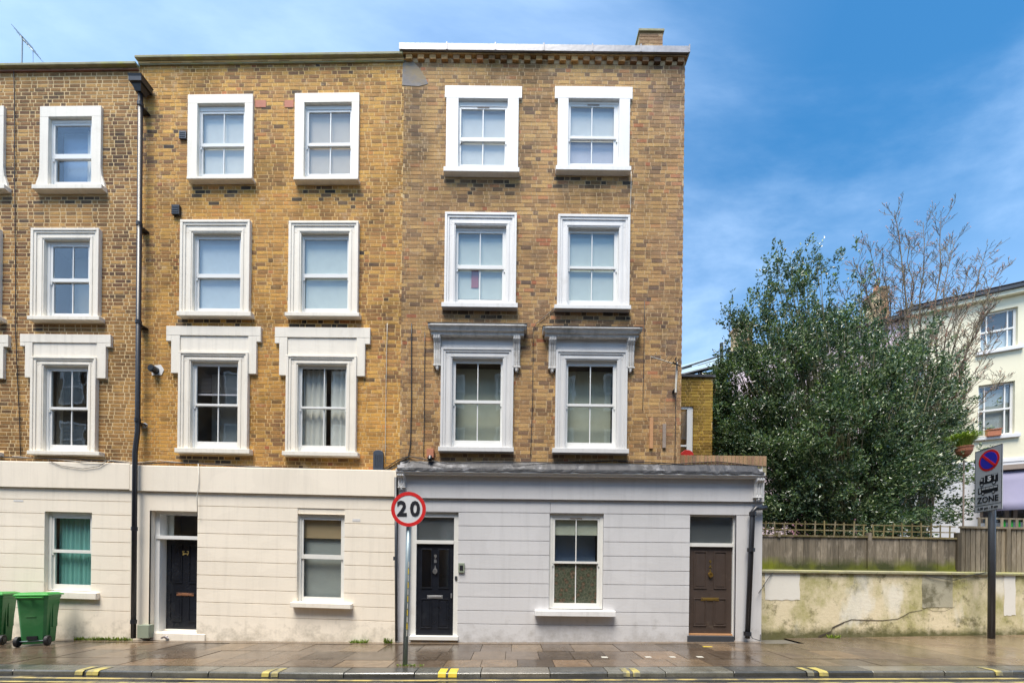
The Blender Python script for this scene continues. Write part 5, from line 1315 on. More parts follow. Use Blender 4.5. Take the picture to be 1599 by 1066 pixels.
MT['patchgrey'] = plain('grey cement patch', (.40, .37, .27), .85, .15, 4, .4, 30, dirt=((.10, .09, .04), .8, .5, .62))
wallpatch(1195, 894, 1249, 936, 'patchwhite', 'paint_patch'); wallpatch(1440, 894, 1488, 948, 'patchgrey', 'render_patch')
wallpatch(1568, 896, 1586, 960, 'patchwhite', 'paint_patch')
cr_pts = [(1278, 992), (1298, 984), (1300, 978), (1318, 970), (1330, 966), (1352, 967), (1378, 967.5), (1402, 965), (1412, 960), (1420, 955), (1438, 952), (1447, 948), (1456, 953), (1476, 953), (1484, 949), (1490, 947)]
cp = []
for p in cr_pts:
    Y = 8.6
    for _ in range(4): x_, z_ = PW(p[0], p[1], Y); Y = gy(x_)
    cp.append((x_, z_))
m = MB(); 
for i, ((a, c), (b, d)) in enumerate(zip(cp, cp[1:])):
    w1 = .022 * (1 - i / 15) + .004; w2 = .022 * (1 - (i + 1) / 15) + .004
    if i < 3: w1 *= 2; w2 *= 1.6
    m.add([(a, gy(a) - .008, c - w1), (b, gy(b) - .008, d - w2), (b, gy(b) - .008, d), (a, gy(a) - .008, c)], [(0, 1, 2, 3)])
build(m, 'crack', 'soil', gw, fixn=False)
# fence 1: boards with trellis
yfo = .16
def FX(px, py, off=yfo):
    Y = 8.8
    for _ in range(5): x_, z_ = PW(px, py, Y); Y = gy(x_) + off
    return x_, z_
fa = thing('board_fence', 'weathered mossy board fence with a bent trellis top standing on the garden wall', 'fence', (FX(1191, 885)[0], gy(5.7) + yfo, 1.65))
zt_ = FX(1280, 838)[1]; zb_ = 1.64
def fbox(root, x0, x1, off0, off1, z0, z1, name, mat, bev=0, tilt=0):
    v = []
    for xx, dz in ((x0, 0), (x1, 0)):
        pass
    v = [(x0, gy(x0) + off0, z0), (x1, gy(x1) + off0, z0), (x1, gy(x1) + off1, z0), (x0, gy(x0) + off1, z0), (x0 + tilt, gy(x0) + off0, z1), (x1 + tilt, gy(x1) + off0, z1), (x1 + tilt, gy(x1) + off1, z1), (x0 + tilt, gy(x0) + off1, z1)]
    return build(MB().add(v, [(0, 1, 5, 4), (1, 2, 6, 5), (2, 3, 7, 6), (3, 0, 4, 7), (4, 5, 6, 7), (3, 2, 1, 0)]), name, mat, root, fixn=False, bev=bev)
xa, xp1, xp2 = FX(1191, 860)[0], FX(1357.5, 860)[0], FX(1497, 860)[0]
for (s, e) in ((xa, xp1 - .05), (xp1 + .05, xp2 - .06)):
    x = s
    while x < e - .02:
        b = min(x + U(.13, .15), e); fbox(fa, x + .002, b - .002, yfo + U(0, .012), yfo + .03, zb_ + U(0, .01), zt_ - U(0, .01), 'board', 'fence'); x = b
    fbox(fa, s, e, yfo - .02, yfo + .045, zt_, zt_ + .04, 'rail', 'trellis')
    fbox(fa, s, e, yfo - .012, yfo - .001, zb_, zb_ + .07, 'gravel_board', 'fence')
    zc2 = zt_ + .33
    fbox(fa, s, e, yfo + .012, yfo + .024, zt_ + .15, zt_ + .175, 'trellis_lath', 'trellis'); fbox(fa, s, e, yfo + .012, yfo + .024, zt_ + .29, zt_ + .315, 'trellis_lath', 'trellis')
    x = s + .05
    while x < e:
        fbox(fa, x, x + .03, yfo, yfo + .011, zt_ + .041, zc2 + U(-.04, .06), 'trellis_lath', 'trellis', tilt=U(-.03, .03)); x += .24
fbox(fa, xp1 - .045, xp1 + .045, yfo - .03, yfo + .06, 1.6, zt_ + .12, 'post', 'fence', .005); fbox(fa, xp2 - .05, xp2 + .05, yfo - .03, yfo + .06, 1.6, zt_ + .16, 'post', 'soil', .005)
fbox(fa, xa + .35, xa + .42, yfo - .03, yfo + .05, zt_ - .02, zt_ + .1, 'post', 'fence', .005)
fb = thing('closeboard_fence', 'pale featheredge closeboard fence on the garden wall behind the zone sign', 'fence', (xp2 + .1, gy(xp2) + yfo, 1.65))
zt2 = FX(1560, 822)[1]; x = xp2 + .06; e = 15.5
while x < e:
    b = x + .108; fbox(fb, x, b, yfo + .0, yfo + .022, zb_, zt2 - .05, 'board', 'fence2', tilt=0); x = b + .024
fbox(fb, xp2 + .055, e, yfo - .03, yfo + .05, zt2 - .049, zt2, 'cap_rail', 'fence2')
for pxx in (1573,): xq = FX(pxx, 850)[0]; fbox(fb, xq - .05, xq + .05, yfo - .035, yfo + .02, zb_, zt2 - .052, 'post', 'fence2', .004)
xq = 13.6; fbox(fb, xq - .05, xq + .05, yfo - .035, yfo + .02, zb_, zt2 - .052, 'post', 'fence2', .004)
# trellis with green panels behind the closeboard fence
tb = thing('trellis_screen', 'low trellis backed with green panels behind the closeboard fence at the right edge', 'trellis', (FX(1525, 820, 1.2)[0], gy(11) + 1.2, 1.7))
xs0, xs1 = FX(1527, 815, 1.2)[0], 17.0; z0_, z1_ = FX(1560, 832, 1.2)[1], FX(1560, 808, 1.2)[1]
fbox(tb, xs0, xs1, 1.2, 1.23, z1_ - .04, z1_, 'rail', 'fence2')
x = xs0
while x < xs1 - .3:
    fbox(tb, x, x + .08, 1.19, 1.199, z0_ - .4, z1_, 'lath', 'fence2')
    if x > xs0 + .5: fbox(tb, x + .081, x + .215, 1.24, 1.25, z0_ - .4, z1_ - .05, 'panel', 'netgreen')
    x += .22
strip('garden_ground', 'soil', 9.0, 16, -.02, 5.6, 30)

# ------------------------------------------------------------------ extension behind the wing
YE = 10.4
T = thing('rear_extension', 'ochre brick rear extension with narrow white window behind the end house corner', 'building', (PW(1090, 700, YE)[0], YE, 2.5))
ex0, exz0, ex1_, exz1 = PW(1030, 712, YE)[0], 2.2, PW(1113, 650, YE)[0], PW(1090, 588, YE)[1]
ow = rect(1052, 634, 1083, 712, YE)
m = MB(); cells(ex0, ex1_, exz0, exz1, [ow], lambda a, b, c, d: m.quad((a, YE + .01, c), (b, YE + .01, c), (b, YE + .01, d), (a, YE + .01, d)))
m.quad((ex1_, YE + .01, exz0), (ex1_, YE + 4, exz0), (ex1_, YE + 4, exz1), (ex1_, YE + .01, exz1)); build(m, 'wall', 'mortar2', T, fixn=False)
brickwork(T, 'brick4', ex0, ex1_, exz0, exz1 - .02, [ow], yb=YE, wp=False, nmax=200)
build(MB().box(ex0 - .05, ex1_ + .05, YE - .04, YE + 1.5, exz1 - .02, exz1 + .05), 'coping', 'leaddark', T)
m = MB(); m.box(ow[0], ow[2], YE + .03, YE + .09, ow[3] - .07, ow[3]); m.box(ow[2] - .16, ow[2], YE + .03, YE + .09, ow[1], ow[3] - .07); m.box(ow[0], ow[2] - .16, YE + .04, YE + .08, ow[1] + .28, ow[1] + .33)
build(m, 'window', 'white', T, bev=.004); build(MB().box(ow[0], ow[2] - .15, YE + .06, YE + .065, ow[1], ow[3] - .06), 'pane', 'glass', T); build(MB().quad((ow[0] - .2, YE + 1.2, ow[1]), (ow[2] + .2, YE + 1.2, ow[1]), (ow[2] + .2, YE + 1.2, ow[3]), (ow[0] - .2, YE + 1.2, ow[3])), 'room', 'room', T)
xr, zr = PW(1071, 707, 9.4)
m = MB(); n = 12
m.prism([(xr + .16 * math.cos(k * math.pi / n), zr - .08 + .13 * math.sin(k * math.pi / n)) for k in range(n + 1)] + [(xr - .15, FTg + .14), (xr + .15, FTg + .14)], 9.3, 9.5)
build(m, 'red_tub', 'red', label='red rounded plastic tub on the wing roof below the narrow window', cat='tub', bev=.01)
YR = 13.0
T = thing('rear_building', 'low brick building with a pale glazed lean-to roof between the end house and the tree', 'building', (PW(1110, 700, YR)[0], YR, 0))
c0 = PW(1040, 598, YR); c1 = PW(1131, 577, YR); c2 = PW(1128, 570, YR)
xb1 = PW(1133, 640, YR)[0]
m = MB().prism([(PW(1000, 600, YR)[0], 0), (xb1, 0), (xb1, PW(1131, 575, YR)[1]), (PW(1060, 590, YR)[0], PW(1060, 590, YR)[1]), (PW(1000, 600, YR)[0], PW(1060, 600, YR)[1])], YR, YR + 3); build(m, 'wall', 'mortar3', T)
brickwork(T, 'brick5', PW(1090, 600, YR)[0], xb1, 2.0, PW(1131, 577, YR)[1] - .1, [], yb=YR - .012, wp=False, nmax=60)
ra, rb_ = PW(1055, 588, YR), PW(1131, 569, YR); rc_, rd = PW(1055, 573, YR + 1.2), PW(1131, 553, YR + 1.2)
m = MB().add([(ra[0], YR - .1, ra[1]), (rb_[0], YR - .1, rb_[1]), (rd[0], YR + 1.2, rd[1]), (rc_[0], YR + 1.2, rc_[1]), (ra[0], YR - .1, ra[1] - .08), (rb_[0], YR - .1, rb_[1] - .08), (rd[0], YR + 1.2, rd[1] - .08), (rc_[0], YR + 1.2, rc_[1] - .08)], [(0, 1, 2, 3), (7, 6, 5, 4), (0, 4, 5, 1), (1, 5, 6, 2), (2, 6, 7, 3), (3, 7, 4, 0)])
build(m, 'roof', 'glassroof', T)
build(MB().tube([(ra[0], YR - .13, ra[1] - .06), (rb_[0], YR - .13, rb_[1] - .06)], .06, 6), 'gutter', 'darkgrey', T)
for a, b, c, d in ((1062, 572, 1124, 556), (1095, 567, 1131, 560), (1063, 576, 1080, 571)):
    p, q = PW(a, b, YR + .3), PW(c, d, YR + .6); build(MB().tube([(p[0], YR + .5, p[1]), (q[0], YR + .6, q[1])], .035, 5), 'roof_bar', 'darkgrey', T)
p, q = PW(1129.5, 533, YR - .3), PW(1130.5, 575, YR - .3)
build(MB().tube([(p[0], YR - .2, p[1]), (q[0], YR - .2, q[1])], .055, 8), 'vent_pipe', 'darkgrey', T)

# ------------------------------------------------------------------ receding row on the right: cream house, pink house
u0, Y00 = (1599 - 800) / F, 14.0
PX0, PY0 = u0 * Y00, Y00
dd = Vector((2, -1, 0)).normalized()             # local x: toward the right and nearer
rzr = math.atan2(dd.y, dd.x)
def FBK(px, py):
    """photo pixel -> (local x, z) on that receding front"""
    dx, dy = px - CX, CY - py; u = (dx * cr - dy * sr) / F; v = (dx * sr + dy * cr) / F
    # (PX0 + s dx)/(PY0 + s dy) = u
    s = (u * PY0 - PX0) / (dd.x - u * dd.y); Y = PY0 + s * dd.y
    return s, CAMZ + v * Y
ZE = FBK(1598, 452)[1]
xsplit = FBK(1418, 700)[0]; xend = FBK(1143, 600)[0]; xr1 = 4.5
T = thing('cream_building', 'pale yellow rendered corner house with sash windows behind the tree at the right edge', 'building', (PX0, PY0, 0), rzr)
def lrect(l, t, r, b):
    a = FBK(l, (t + b) / 2)[0]; c = FBK(r, (t + b) / 2)[0]; mx_ = (l + r) / 2
    return (a, FBK(mx_, b)[1], c, FBK(mx_, t)[1])
wn_ = [lrect(1531, 484, 1590, 545), lrect(1528, 598, 1585, 680), lrect(1425, 530, 1452, 600)]
shop = lrect(1530, 742, 1640, 815)
zfl = FBK(1560, 722)[1]
m = MB(); cells(xsplit, xr1, zfl, ZE, wn_, lambda a, b, c, d: m.quad((a, 0, c), (b, 0, c), (b, 0, d), (a, 0, d)))
for q in wn_:
    for a in ((q[0], q[1], q[0], q[3]), (q[2], q[1], q[2], q[3]), (q[0], q[3], q[2], q[3]), (q[0], q[1], q[2], q[1])): m.quad((a[0], 0, a[1]), (a[2], 0, a[3]), (a[2], .2, a[3]), (a[0], .2, a[1]))
build(m, 'wall', 'paleyellow', T, world=False, fixn=False)
m = MB(); cells(xsplit, xr1, -.3, zfl, [shop], lambda a, b, c, d: m.quad((a, -.03, c), (b, -.03, c), (b, -.03, d), (a, -.03, d))); m.box(xsplit, xr1, -.05, -.001, zfl, zfl + .12)
build(m, 'wall', 'whiterender', T, world=False, fixn=False)
build(MB().box(xsplit, xr1, .3, 8, -.3, ZE - .1), 'body', 'room', T, world=False)
def cwin(q, tp='blindblue', sill='whiterender'):
    x0, z0, x1, z1 = q; m = MB(); t = .07; zm = (z0 + z1) / 2 + .02
    m.box(x0, x0 + t, .10, .16, z0, z1); m.box(x1 - t, x1, .10, .16, z0, z1); m.box(x0 + t, x1 - t, .10, .16, z1 - t, z1); m.box(x0 + t, x1 - t, .10, .16, z0, z0 + t * 1.3); m.box(x0 + t, x1 - t, .095, .155, zm - .035, zm + .035)
    w_ = x1 - x0
    for f in (.22, .78): m.box(x0 + w_ * f - .02, x0 + w_ * f + .02, .105, .15, z0 + t, zm - .035); m.box(x0 + w_ * f - .02, x0 + w_ * f + .02, .105, .15, zm + .035, z1 - t)
    W = build(m, 'window', 'white', T, world=False, bev=.004)
    build(MB().box(x0 + t, x1 - t, .13, .135, z0 + t, zm - .03), 'pane', 'glass', W, world=False); build(MB().box(x0 + t, x1 - t, .13, .135, zm + .03, z1 - t), 'pane', 'glass', W, world=False)
    if tp: curtain_local = build(MB().box(x0 + t, x1 - t, .2, .21, z0 + t, z0 + (z1 - z0) * (.48 if tp == 'blindblue' else .9)), 'curtain', tp, W, world=False)
    build(MB().box(x0 - .12, x1 + .12, -.10, .12, z0 - .13, z0 - .002), 'sill', 'whiterender', T, world=False, bev=.008)
cwin(wn_[0]); cwin(wn_[1], 'greyglaze'); cwin(wn_[2], 'blindblue')
build(MB().box(shop[0], shop[2], .05, .06, shop[1], shop[3]), 'shop_window', 'glass', T, world=False)
for f in (.0, .38, .5, .8): build(MB().box(shop[0] + (shop[2] - shop[0]) * f, shop[0] + (shop[2] - shop[0]) * f + .1, .0, .1, shop[1], shop[3]), 'mullion', 'woodold', T, world=False)
m = MB().prismx([(-.28, ZE), (-.28, ZE + .12), (.1, ZE + .25), (.1, ZE)], xsplit - .05, xr1); build(m, 'eaves', 'darkgrey', T, world=False)
build(MB().box(xsplit, xr1, -.2, -.001, ZE - .16, ZE - .002), 'soffit_board', 'paleyellow', T, world=False)
nrow = 5
xx = xsplit - .05
for r_ in range(nrow):
    y0, z0 = -.3 + r_ * .42, ZE + .13 + r_ * .13; x = xx - (r_ % 2) * .25
    m = MB()
    while x < xr1:
        m.box(x + .005, min(x + .49, xr1), y0 + U(-.01, .01), y0 + .5, z0 + .03, z0 + .05); x += .5
    m.v = [(a, b, c + (b - y0) * .30) for a, b, c in m.v]
    build(m, 'slate_row', 'slate', T, world=False, kind='stuff', fixn=False)
build(MB().add([(xx, -.25, ZE + .12), (xr1, -.25, ZE + .12), (xr1, 4, ZE + 1.5), (xx, 4, ZE + 1.5)], [(0, 1, 2, 3)]), 'roof', 'slate', T, world=False, fixn=False)
p = FBK(1486, 597); build(MB().box(p[0] - .08, p[0] + .08, -.12, 0, p[1] - .08, p[1] + .12), 'wall_flood_lamp', 'galv', T, world=False, bev=.03)
# awning
aw = thing('awning', 'lilac fabric awning slung below the wooden bar on the cream building', 'awning', (PX0, PY0, 0), rzr)
q0 = FBK(1527, 738); q1 = FBK(1598, 730); q2 = FBK(1598, 784); q3 = FBK(1529, 803)
n = 12; m = MB(); vs = []
for i in range(n + 1):
    f = i / n
    a = Vector((q0[0] + (q1[0] + 1.5 - q0[0]) * f, -.25, q0[1] + (q1[1] - q0[1]) * f)); b = Vector((q3[0] + (q2[0] + 1.5 - q3[0]) * f, -1.0 - .1 * math.sin(f * 9), q3[1] + (q2[1] - q3[1]) * f + .15 * math.sin(f * math.pi) * -1))
    for j in range(5):
        g_ = j / 4; p = a.lerp(b, g_); vs.append((p.x, p.y + .06 * math.sin(g_ * 3.1 + f * 5), p.z - .1 * math.sin(g_ * math.pi)))
m.add(vs, [(5 * i + j, 5 * i + 5 + j, 5 * i + 6 + j, 5 * i + 1 + j) for i in range(n) for j in range(4)])
o = build(m, 'fabric', 'awning', aw, world=False, smooth=True, fixn=False); sm_ = o.modifiers.new('thick', 'SOLIDIFY'); sm_.thickness = .01
build(MB().box(q0[0] - .1, q1[0] + 2, -.35, -.2, q0[1] - .02, q0[1] + .16), 'bar', 'woodold', aw, world=False)
# window box and hanging pot
q = lrect(1538, 672.5, 1560, 682); T2 = thing('window_box', 'small terracotta planter on the sill of the lower cream building window', 'planter', (PX0, PY0, 0), rzr)
build(MB().box(q[0], q[2], -.16, -.02, q[1] - .0, q[3]), 'trough', 'terra', T2, world=False, bev=.01); build(MB().box(q[0] - .02, q[2] + .02, -.18, -.0, q[3], q[3] + .03), 'rim', 'terra', T2, world=False)
Yp = 10.3; KP = .56; hx, hz = PW(1506, 700, Yp)
T2 = thing('grass_pot', 'terracotta pot of bright yellow-green grass on a stake right of the evergreen tree', 'plant pot', (hx, Yp, hz - .4))
prof = [(.12, -.42), (.22, -.32), (.29, -.15), (.30, .02), (.32, .03), (.32, .09), (.27, .09)]
m = MB(); n = 20; vs = []
for r_, z in prof: vs += [(hx + r_ * KP * math.cos(2 * math.pi * k / n), Yp + r_ * KP * math.sin(2 * math.pi * k / n), hz + z * KP) for k in range(n)]
fs = [(i * n + k, i * n + (k + 1) % n, (i + 1) * n + (k + 1) % n, (i + 1) * n + k) for i in range(len(prof) - 1) for k in range(n)] + [tuple(range(n)), tuple(range((len(prof) - 1) * n, len(prof) * n))]
build(m.add(vs, fs), 'pot', 'terra', T2, smooth=False)
m = MB()
for k in range(420):
    a = U(0, 6.28); r0 = U(0, .15); L_ = U(.25, .46); o_ = U(.1, .9); ax, ay = math.cos(a), math.sin(a); w_ = .012
    p0 = Vector((hx + ax * r0, Yp + ay * r0, hz + .05)); p1 = p0 + Vector((ax * L_ * o_ * .5, ay * L_ * o_ * .5, L_ * .8)); p2 = p0 + Vector((ax * L_ * o_ * 1.1, ay * L_ * o_ * 1.1, L_ * (1 - o_ * .5)))
    s = Vector((-ay, ax, 0)) * w_
    m.add([tuple(p0 - s), tuple(p0 + s), tuple(p1 + s), tuple(p1 - s), tuple(p2)], [(0, 1, 2, 3), (3, 2, 4)])
build(m, 'grass_tuft', 'grassleaf', T2, fixn=False)
build(MB().tube([(hx, Yp, hz - .32), (hx, Yp, hz - 2.0), (hx, Yp, gz(hx) - .05)], .02, 5), 'stake', 'woodold', T2)

# pink building
T = thing('pink_building', 'pale pink rendered house with slate roof and chimneys mostly hidden behind the evergreen tree', 'building', (PX0, PY0, 0), rzr)
m = MB(); m.quad((xend, 0, -.3), (xsplit - .01, 0, -.3), (xsplit - .01, 0, ZE - .2), (xend, 0, ZE - .2)); m.quad((xend, 0, -.3), (xend, 8, -.3), (xend, 8, ZE - .2), (xend, 0, ZE - .2))
build(m, 'wall', 'palepink', T, world=False, fixn=False)
q = lrect(1235, 805, 1345, 835); build(MB().box(q[0], q[2], -.04, -.001, -.3, q[3] + .5), 'pink_panel', 'strongpink', T, world=False)
q = lrect(1362, 800, 1418, 835); build(MB().box(q[0], q[2], -.05, -.001, -.3, q[3] + .2), 'white_panel', 'whiterender', T, world=False)
for (l, t, r, b) in ((1200, 600, 1232, 660), (1290, 590, 1325, 650), (1370, 560, 1400, 620), (1210, 720, 1240, 770), (1300, 720, 1330, 770), (1436 - 40, 815, 1462 - 50, 834)):
    q = lrect(l, t, r, b); W = build(MB().box(q[0], q[0] + .07, -.03, .02, q[1], q[3]).box(q[2] - .07, q[2], -.03, .02, q[1], q[3]).box(q[0] + .07, q[2] - .07, -.03, .02, q[3] - .07, q[3]).box(q[0] + .07, q[2] - .07, -.03, .02, q[1], q[1] + .08).box(q[0] + .07, q[2] - .07, -.03, .02, (q[1] + q[3]) / 2 - .03, (q[1] + q[3]) / 2 + .03), 'window', 'white', T, world=False)
    build(MB().box(q[0] + .05, q[2] - .05, -.012, -.006, q[1] + .05, q[3] - .05), 'pane', 'greyglaze', W, world=False)
build(MB().prismx([(-.25, ZE - .2), (-.25, ZE - .1), (.1, ZE), (.1, ZE - .2)], xend - .1, xsplit), 'eaves', 'darkgrey', T, world=False)
build(MB().add([(xend - .1, -.25, ZE - .1), (xsplit, -.25, ZE - .1), (xsplit, 4, ZE + .9), (xend - .1, 4, ZE + .9)], [(0, 1, 2, 3)]), 'roof', 'slate', T, world=False, fixn=False)
def chim(l, t, r, b, Y, mat, pots, tap=.0):
    x0, z0 = PW(l, b, Y); x1, z1 = PW(r, t, Y)
    c = build(MB().add([(x0, Y, z0 - 1.5), (x1, Y, z0 - 1.5), (x1, Y + .8, z0 - 1.5), (x0, Y + .8, z0 - 1.5), (x0 + tap, Y, z1), (x1 - tap, Y, z1), (x1 - tap, Y + .8, z1), (x0 + tap, Y + .8, z1)], [(0, 1, 5, 4), (1, 2, 6, 5), (2, 3, 7, 6), (3, 0, 4, 7), (4, 5, 6, 7), (3, 2, 1, 0)]), 'chimney', mat, T)
    m = MB(); z = z0 - 1.0; row = 0
    while z < z1 - .1:
        f = (z - z0 + 1.5) / (z1 - z0 + 1.5) * tap; x = x0 + f - (.12 if row % 2 else 0)
        while x < x1 - f:
            a, b_ = max(x, x0 + f), min(x + .22, x1 - f)
            if b_ - a > .03: m.box(a, b_, Y - .015, Y + .01, z, z + .072)
            x += .235
        z += .085; row += 1
    build(m, 'brickwork', 'brick5', c, kind='stuff', fixn=False)
    build(MB().box(x0 + tap - .06, x1 - tap + .06, Y - .06, Y + .86, z1, z1 + .12), 'chimney_cap', 'brick5', c)
    for k in range(pots):
        xx = x0 + tap + (x1 - x0 - 2 * tap) * (k + .5) / pots; build(MB().tube([(xx, Y + .4, z1 + .121), (xx, Y + .4, z1 + .5), (xx, Y + .4, z1 + .52)], [.13, .10, .14], 12), 'chimney_pot', 'terra', c)
chim(1366, 452, 1396, 520, 18, 'mortar3', 1, .3)
chim(1154, 507, 1177, 560, 18.8, 'mortar3', 0, .05)

# ------------------------------------------------------------------ trees
def spread(v, a):
    t = Vector((random.gauss(0, 1), random.gauss(0, 1), random.gauss(0, 1))); return (v + t * a).normalized()
def leafcloud(mb, c, d, n, size, twl):
    """a short twig with leaves set round it"""
    c = Vector(c); 
    for i in range(n):
        f = R(); p = c + d * (twl * (f - .2)) + Vector((random.gauss(0, 1), random.gauss(0, 1), random.gauss(0, 1))) * .035
        dv_ = spread(d, .8); s = dv_.cross(Vector((R() - .5, R() - .5, R() - .5)))
        if s.length < 1e-3: continue
        s.normalize(); L_ = size * U(.7, 1.25); W_ = L_ * U(.36, .5); up = dv_.cross(s) * (W_ * .35)
        b = len(mb.v)
        mb.v += [tuple(p), tuple(p + dv_ * L_ * .5 + s * W_ * .5 + up), tuple(p + dv_ * L_), tuple(p + dv_ * L_ * .5 - s * W_ * .5 + up)]
        mb.f += [(b, b + 1, b + 2), (b, b + 2, b + 3)]
def hollytree():
    Yc = 11.6
    bx_, bz_ = PW(1325, 905, Yc)
    T = thing('evergreen_tree', 'broad dark glossy evergreen tree behind the trellis fence, filling the garden corner', 'tree', (bx_, Yc, gz(bx_)))
    # crown lobes: photo position, half sizes in pixels, depth half size in metres, depth offset, weight, fullness
    lobes = [(1300, 760, 150, 65, 1.9, 0, 9), (1215, 740, 90, 70, 1.5, -.3, 5), (1400, 740, 95, 75, 1.6, 0, 6), (1290, 670, 170, 75, 2.2, 0, 11), (1175, 640, 62, 70, 1.2, 0, 4.2), (1150, 640, 42, 75, .8, 0, 2.6), (1160, 700, 45, 40, .8, 0, 2.0), (1425, 670, 85, 60, 1.5, .2, 2.8), (1300, 590, 150, 60, 2.0, 0, 6.2),
             (1210, 560, 75, 60, 1.3, 0, 2.6), (1390, 590, 90, 50, 1.6, 0, 2.2), (1280, 520, 100, 50, 1.4, 0, 2.6), (1250, 455, 50, 60, .8, 0, .8), (1264, 405, 13, 38, .3, 0, .14), (1222, 425, 20, 35, .3, 0, .13), (1330, 470, 55, 70, 1.1, 0, .8), (1300, 420, 12, 35, .4, 0, .06), (1210, 480, 35, 45, .6, 0, .35),
             (1475, 610, 35, 45, .7, 0, .28), (1450, 545, 50, 28, .8, 0, .28), (1485, 715, 40, 45, .7, 0, .5), (1488, 790, 32, 22, .5, -.2, .5), (1503, 655, 22, 38, .4, 0, .18), (1522, 604, 12, 14, .2, 0, .05), (1155, 510, 13, 20, .3, 0, .06), (1165, 575, 35, 30, .6, 0, .4), (1340, 815, 150, 22, 1.2, -.6, 2.6), (1205, 800, 25, 30, .8, -.6, 1.0)]
    tot = sum(l[6] for l in lobes); mb = MB(); tw = []
    NT = 16500
    for (lx, ly, rx, ry, rd_, dy_, wgt) in lobes:
        for _ in range(int(NT * wgt / tot)):
            while True:
                a, b, c = U(-1, 1), U(-1, 1), U(-1, 1); r2 = a * a + b * b + c * c
                if r2 <= 1 and (r2 > .25 or R() < .35): break
            Y = Yc + dy_ + c * rd_
            if lx < 1200 and Y < 10.2: Y = U(10.6, 12.2)
            x_, z_ = PW(lx + a * rx, ly + b * ry, Y); cc_ = Vector((x_, Y, z_)); k_ = 7
            if R() > 1 / k_: continue
            od = Vector((a, c * .8, .35 - b)).normalized()
            for _k in range(k_ + random.randint(-3, 3)):
                tw.append(cc_ + Vector((random.gauss(0, .15), random.gauss(0, .15), random.gauss(0, .10))) + od * U(-.1, .25))
    core = Vector((PW(1310, 760, Yc)[0], Yc, PW(1310, 760, Yc)[1]))
    # thin the crown by drifting gaps so that what stands behind shows through
    from mathutils import noise as mn
    keep = []
    for p in tw:
        nz = mn.noise(p * .9) + .5 * mn.noise(p * 2.1 + Vector((7, 3, 1)))
        if nz > -.24 + U(-.1, .1) + (.14 if p.z > 6.0 else .08 if p.x > 12 else 0): keep.append(p)
    for p in keep:
        d = (p - core); d.z += 1.2; d = spread(d.normalized(), .35)
        leafcloud(mb, p, d, random.randint(11, 19), .098, .30)
    build(mb, 'crown', 'holly', T, kind='stuff', fixn=False)
    # trunk and limbs: link sampled twig ends back toward the trunk
    t = MB(); base = Vector((bx_, Yc, gz(bx_)))
    forks = []
    for k in range(5):
        a = k * 1.3; q = base + Vector((math.cos(a) * .35, math.sin(a) * .3, U(.9, 1.4)))
        t.tube([tuple(base + Vector((math.cos(a) * .1, math.sin(a) * .1, -.1))), tuple((base + q) / 2 + Vector((0, 0, .1))), tuple(q)], [.14, .11, .09], 8); forks.append(q)
    ends = random.sample(keep, 90)
    ends += [p for p in keep if PW and p.z > 7.2][::9]
    for e in ends:
        s = min(forks, key=lambda f: (Vector((f.x, f.y, 0)) - Vector((e.x, e.y, 0))).length)
        m1 = s.lerp(e, .35) + Vector((U(-.2, .2), U(-.2, .2), U(.2, .6))); m2 = s.lerp(e, .7) + Vector((U(-.2, .2), U(-.2, .2), U(-.1, .35)))
        t.tube([tuple(s), tuple(m1), tuple(m2), tuple(e)], [.035, .022, .013, .005], 5, cap=False)
    build(t, 'trunk', 'bark', T, smooth=True, fixn=False)
hollytree()
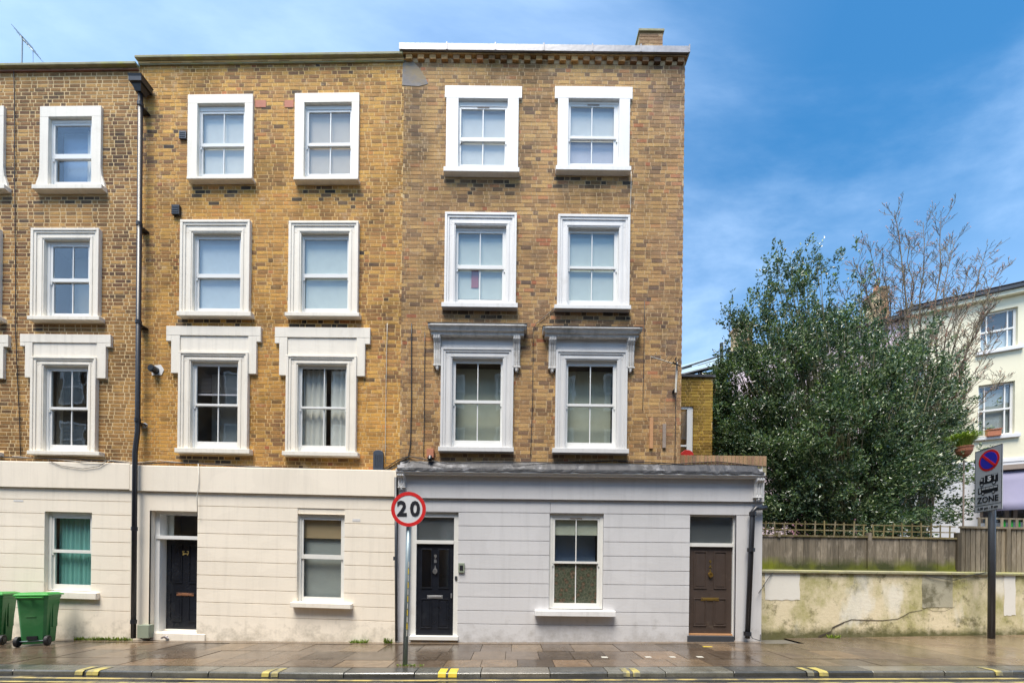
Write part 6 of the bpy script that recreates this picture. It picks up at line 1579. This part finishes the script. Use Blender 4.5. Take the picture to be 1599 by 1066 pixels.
def baretree():
    Yc = 12.8; bx_, _ = PW(1430, 900, Yc)
    T = thing('bare_tree', 'leafless reddish-twigged tree rising behind the evergreen against the sky', 'tree', (bx_, Yc, gz(bx_)))
    mb = MB(); bud = MB()
    base = Vector((bx_, Yc, gz(bx_)))
    mb.tube([tuple(base), tuple(base + Vector((.05, 0, 1.9)))], [.17, .13], 10)
    top = base + Vector((.05, 0, 1.9))
    def curve(a, c, up, n, wob=.05):
        m = a.lerp(c, .5) + up; pts = []
        for i in range(n + 1):
            f = i / n; p = a * (1 - f) ** 2 + m * (2 * f * (1 - f)) + c * f * f
            if 0 < i < n: p = p + Vector((random.gauss(0, 1), random.gauss(0, 1), random.gauss(0, 1))) * wob
            pts.append(p)
        return pts
    def twigs(pts, r0, r1, lo, ln, depth, stepl):
        n = len(pts) - 1
        mb.tube([tuple(p) for p in pts], [max(.0056, r0 + (r1 - r0) * i / n) for i in range(n + 1)], 6 if depth == 0 else 4 if depth == 1 else 3, cap=False)
        if depth == 3: return
        L_ = sum((pts[i + 1] - pts[i]).length for i in range(n)); k = int(L_ * (1 - lo) / stepl)
        for q in range(k):
            f = lo + (1 - lo) * (q + R()) / max(k, 1); f = min(f, .98); i = int(f * n); p = pts[i].lerp(pts[i + 1], f * n - i)
            d = (pts[i + 1] - pts[i]).normalized(); sd_ = Vector((U(-1, 1), U(-1, 1), U(-.1, .4))).normalized()
            d2 = (d * .9 + sd_ * U(.35, .8)).normalized(); d2.z = max(d2.z, .12); l2 = ln * U(.5, 1.2) * (1.15 - .6 * f)
            e = p + d2 * l2; tp = curve(p, e, Vector((0, 0, -.12 * l2)), 4, .012 * l2 + .004)
            twigs(tp, (r0 + (r1 - r0) * f) * .55, .003, .25, ln * .42, depth + 1, stepl * .62)
            if depth >= 1 and R() < .25: x = e; s_ = .012; bud.add([tuple(x), tuple(x + Vector((s_, 0, 2.2 * s_))), tuple(x + Vector((-s_, s_, 2 * s_)))], [(0, 1, 2)])
    for (px, py, r) in ((1322, 430, .022), (1340, 385, .026), (1362, 352, .028), (1385, 365, .024), (1403, 305, .034), (1428, 345, .026), (1448, 325, .032), (1476, 312, .032), (1498, 350, .028), (1520, 390, .026), (1545, 372, .030), (1568, 395, .026), (1558, 440, .022),
                        (1535, 470, .02), (1300, 470, .018), (1560, 500, .018), (1572, 560, .016), (1350, 440, .02), (1415, 420, .022), (1500, 440, .022)):
        Y = Yc + U(-.9, .7); tx_, tz_ = PW(px - 6, py + 24, Y); tgt = Vector((tx_, Y, tz_)); f = U(.0, .25)
        st_ = top + Vector((U(-.15, .15), U(-.1, .1), U(-.4, .4)))
        up = Vector(((st_.x - tgt.x) * .22, 0, 0.35 + .25 * abs(tgt.x - st_.x)))
        pts = curve(st_, tgt, up, 12, .05)
        twigs(pts, r * 1.8, .007, .34, .95, 0, .17)
    build(mb, 'branches', 'twig', T, smooth=True, fixn=False); build(bud, 'buds', 'terra', T, kind='stuff', fixn=False)
baretree()

# ------------------------------------------------------------------ the terrace across the street (behind the camera, mirrored in the panes)
T = thing('opposite_terrace', 'tall brick terrace across the street, seen only mirrored in the window panes', 'building', (0, -4.2, 0))
m = MB().box(-26, 22, -12, -4.2, -.3, 13.0); build(m, 'wall', 'brick1', T)
m = MB().box(-26, 22, -4.28, -4.201, 3.3, 3.9); build(m, 'fascia', 'sign_red', T)
build(MB().box(-26, 22, -4.26, -4.201, -.2, 3.299), 'shopfront', 'whiterender', T)
for i in range(16):
    for j in range(3):
        x = -25 + i * 3; z = 4.6 + j * 2.9
        W = build(MB().box(x, x + 1.3, -4.2, -4.14, z, z + .1).box(x, x + 1.3, -4.2, -4.14, z + 1.8, z + 1.9).box(x, x + .1, -4.2, -4.14, z + .1, z + 1.8).box(x + 1.2, x + 1.3, -4.2, -4.14, z + .1, z + 1.8).box(x + .1, x + 1.2, -4.2, -4.15, z + .9, z + 1.0), 'window', 'white', T)
        build(MB().box(x + .1, x + 1.2, -4.19, -4.18, z + .1, z + 1.8), 'pane', 'greyglaze', W)
build(MB().box(-26, 22, -4.4, -4.0, 13.0, 13.2), 'coping', 'coping', T)
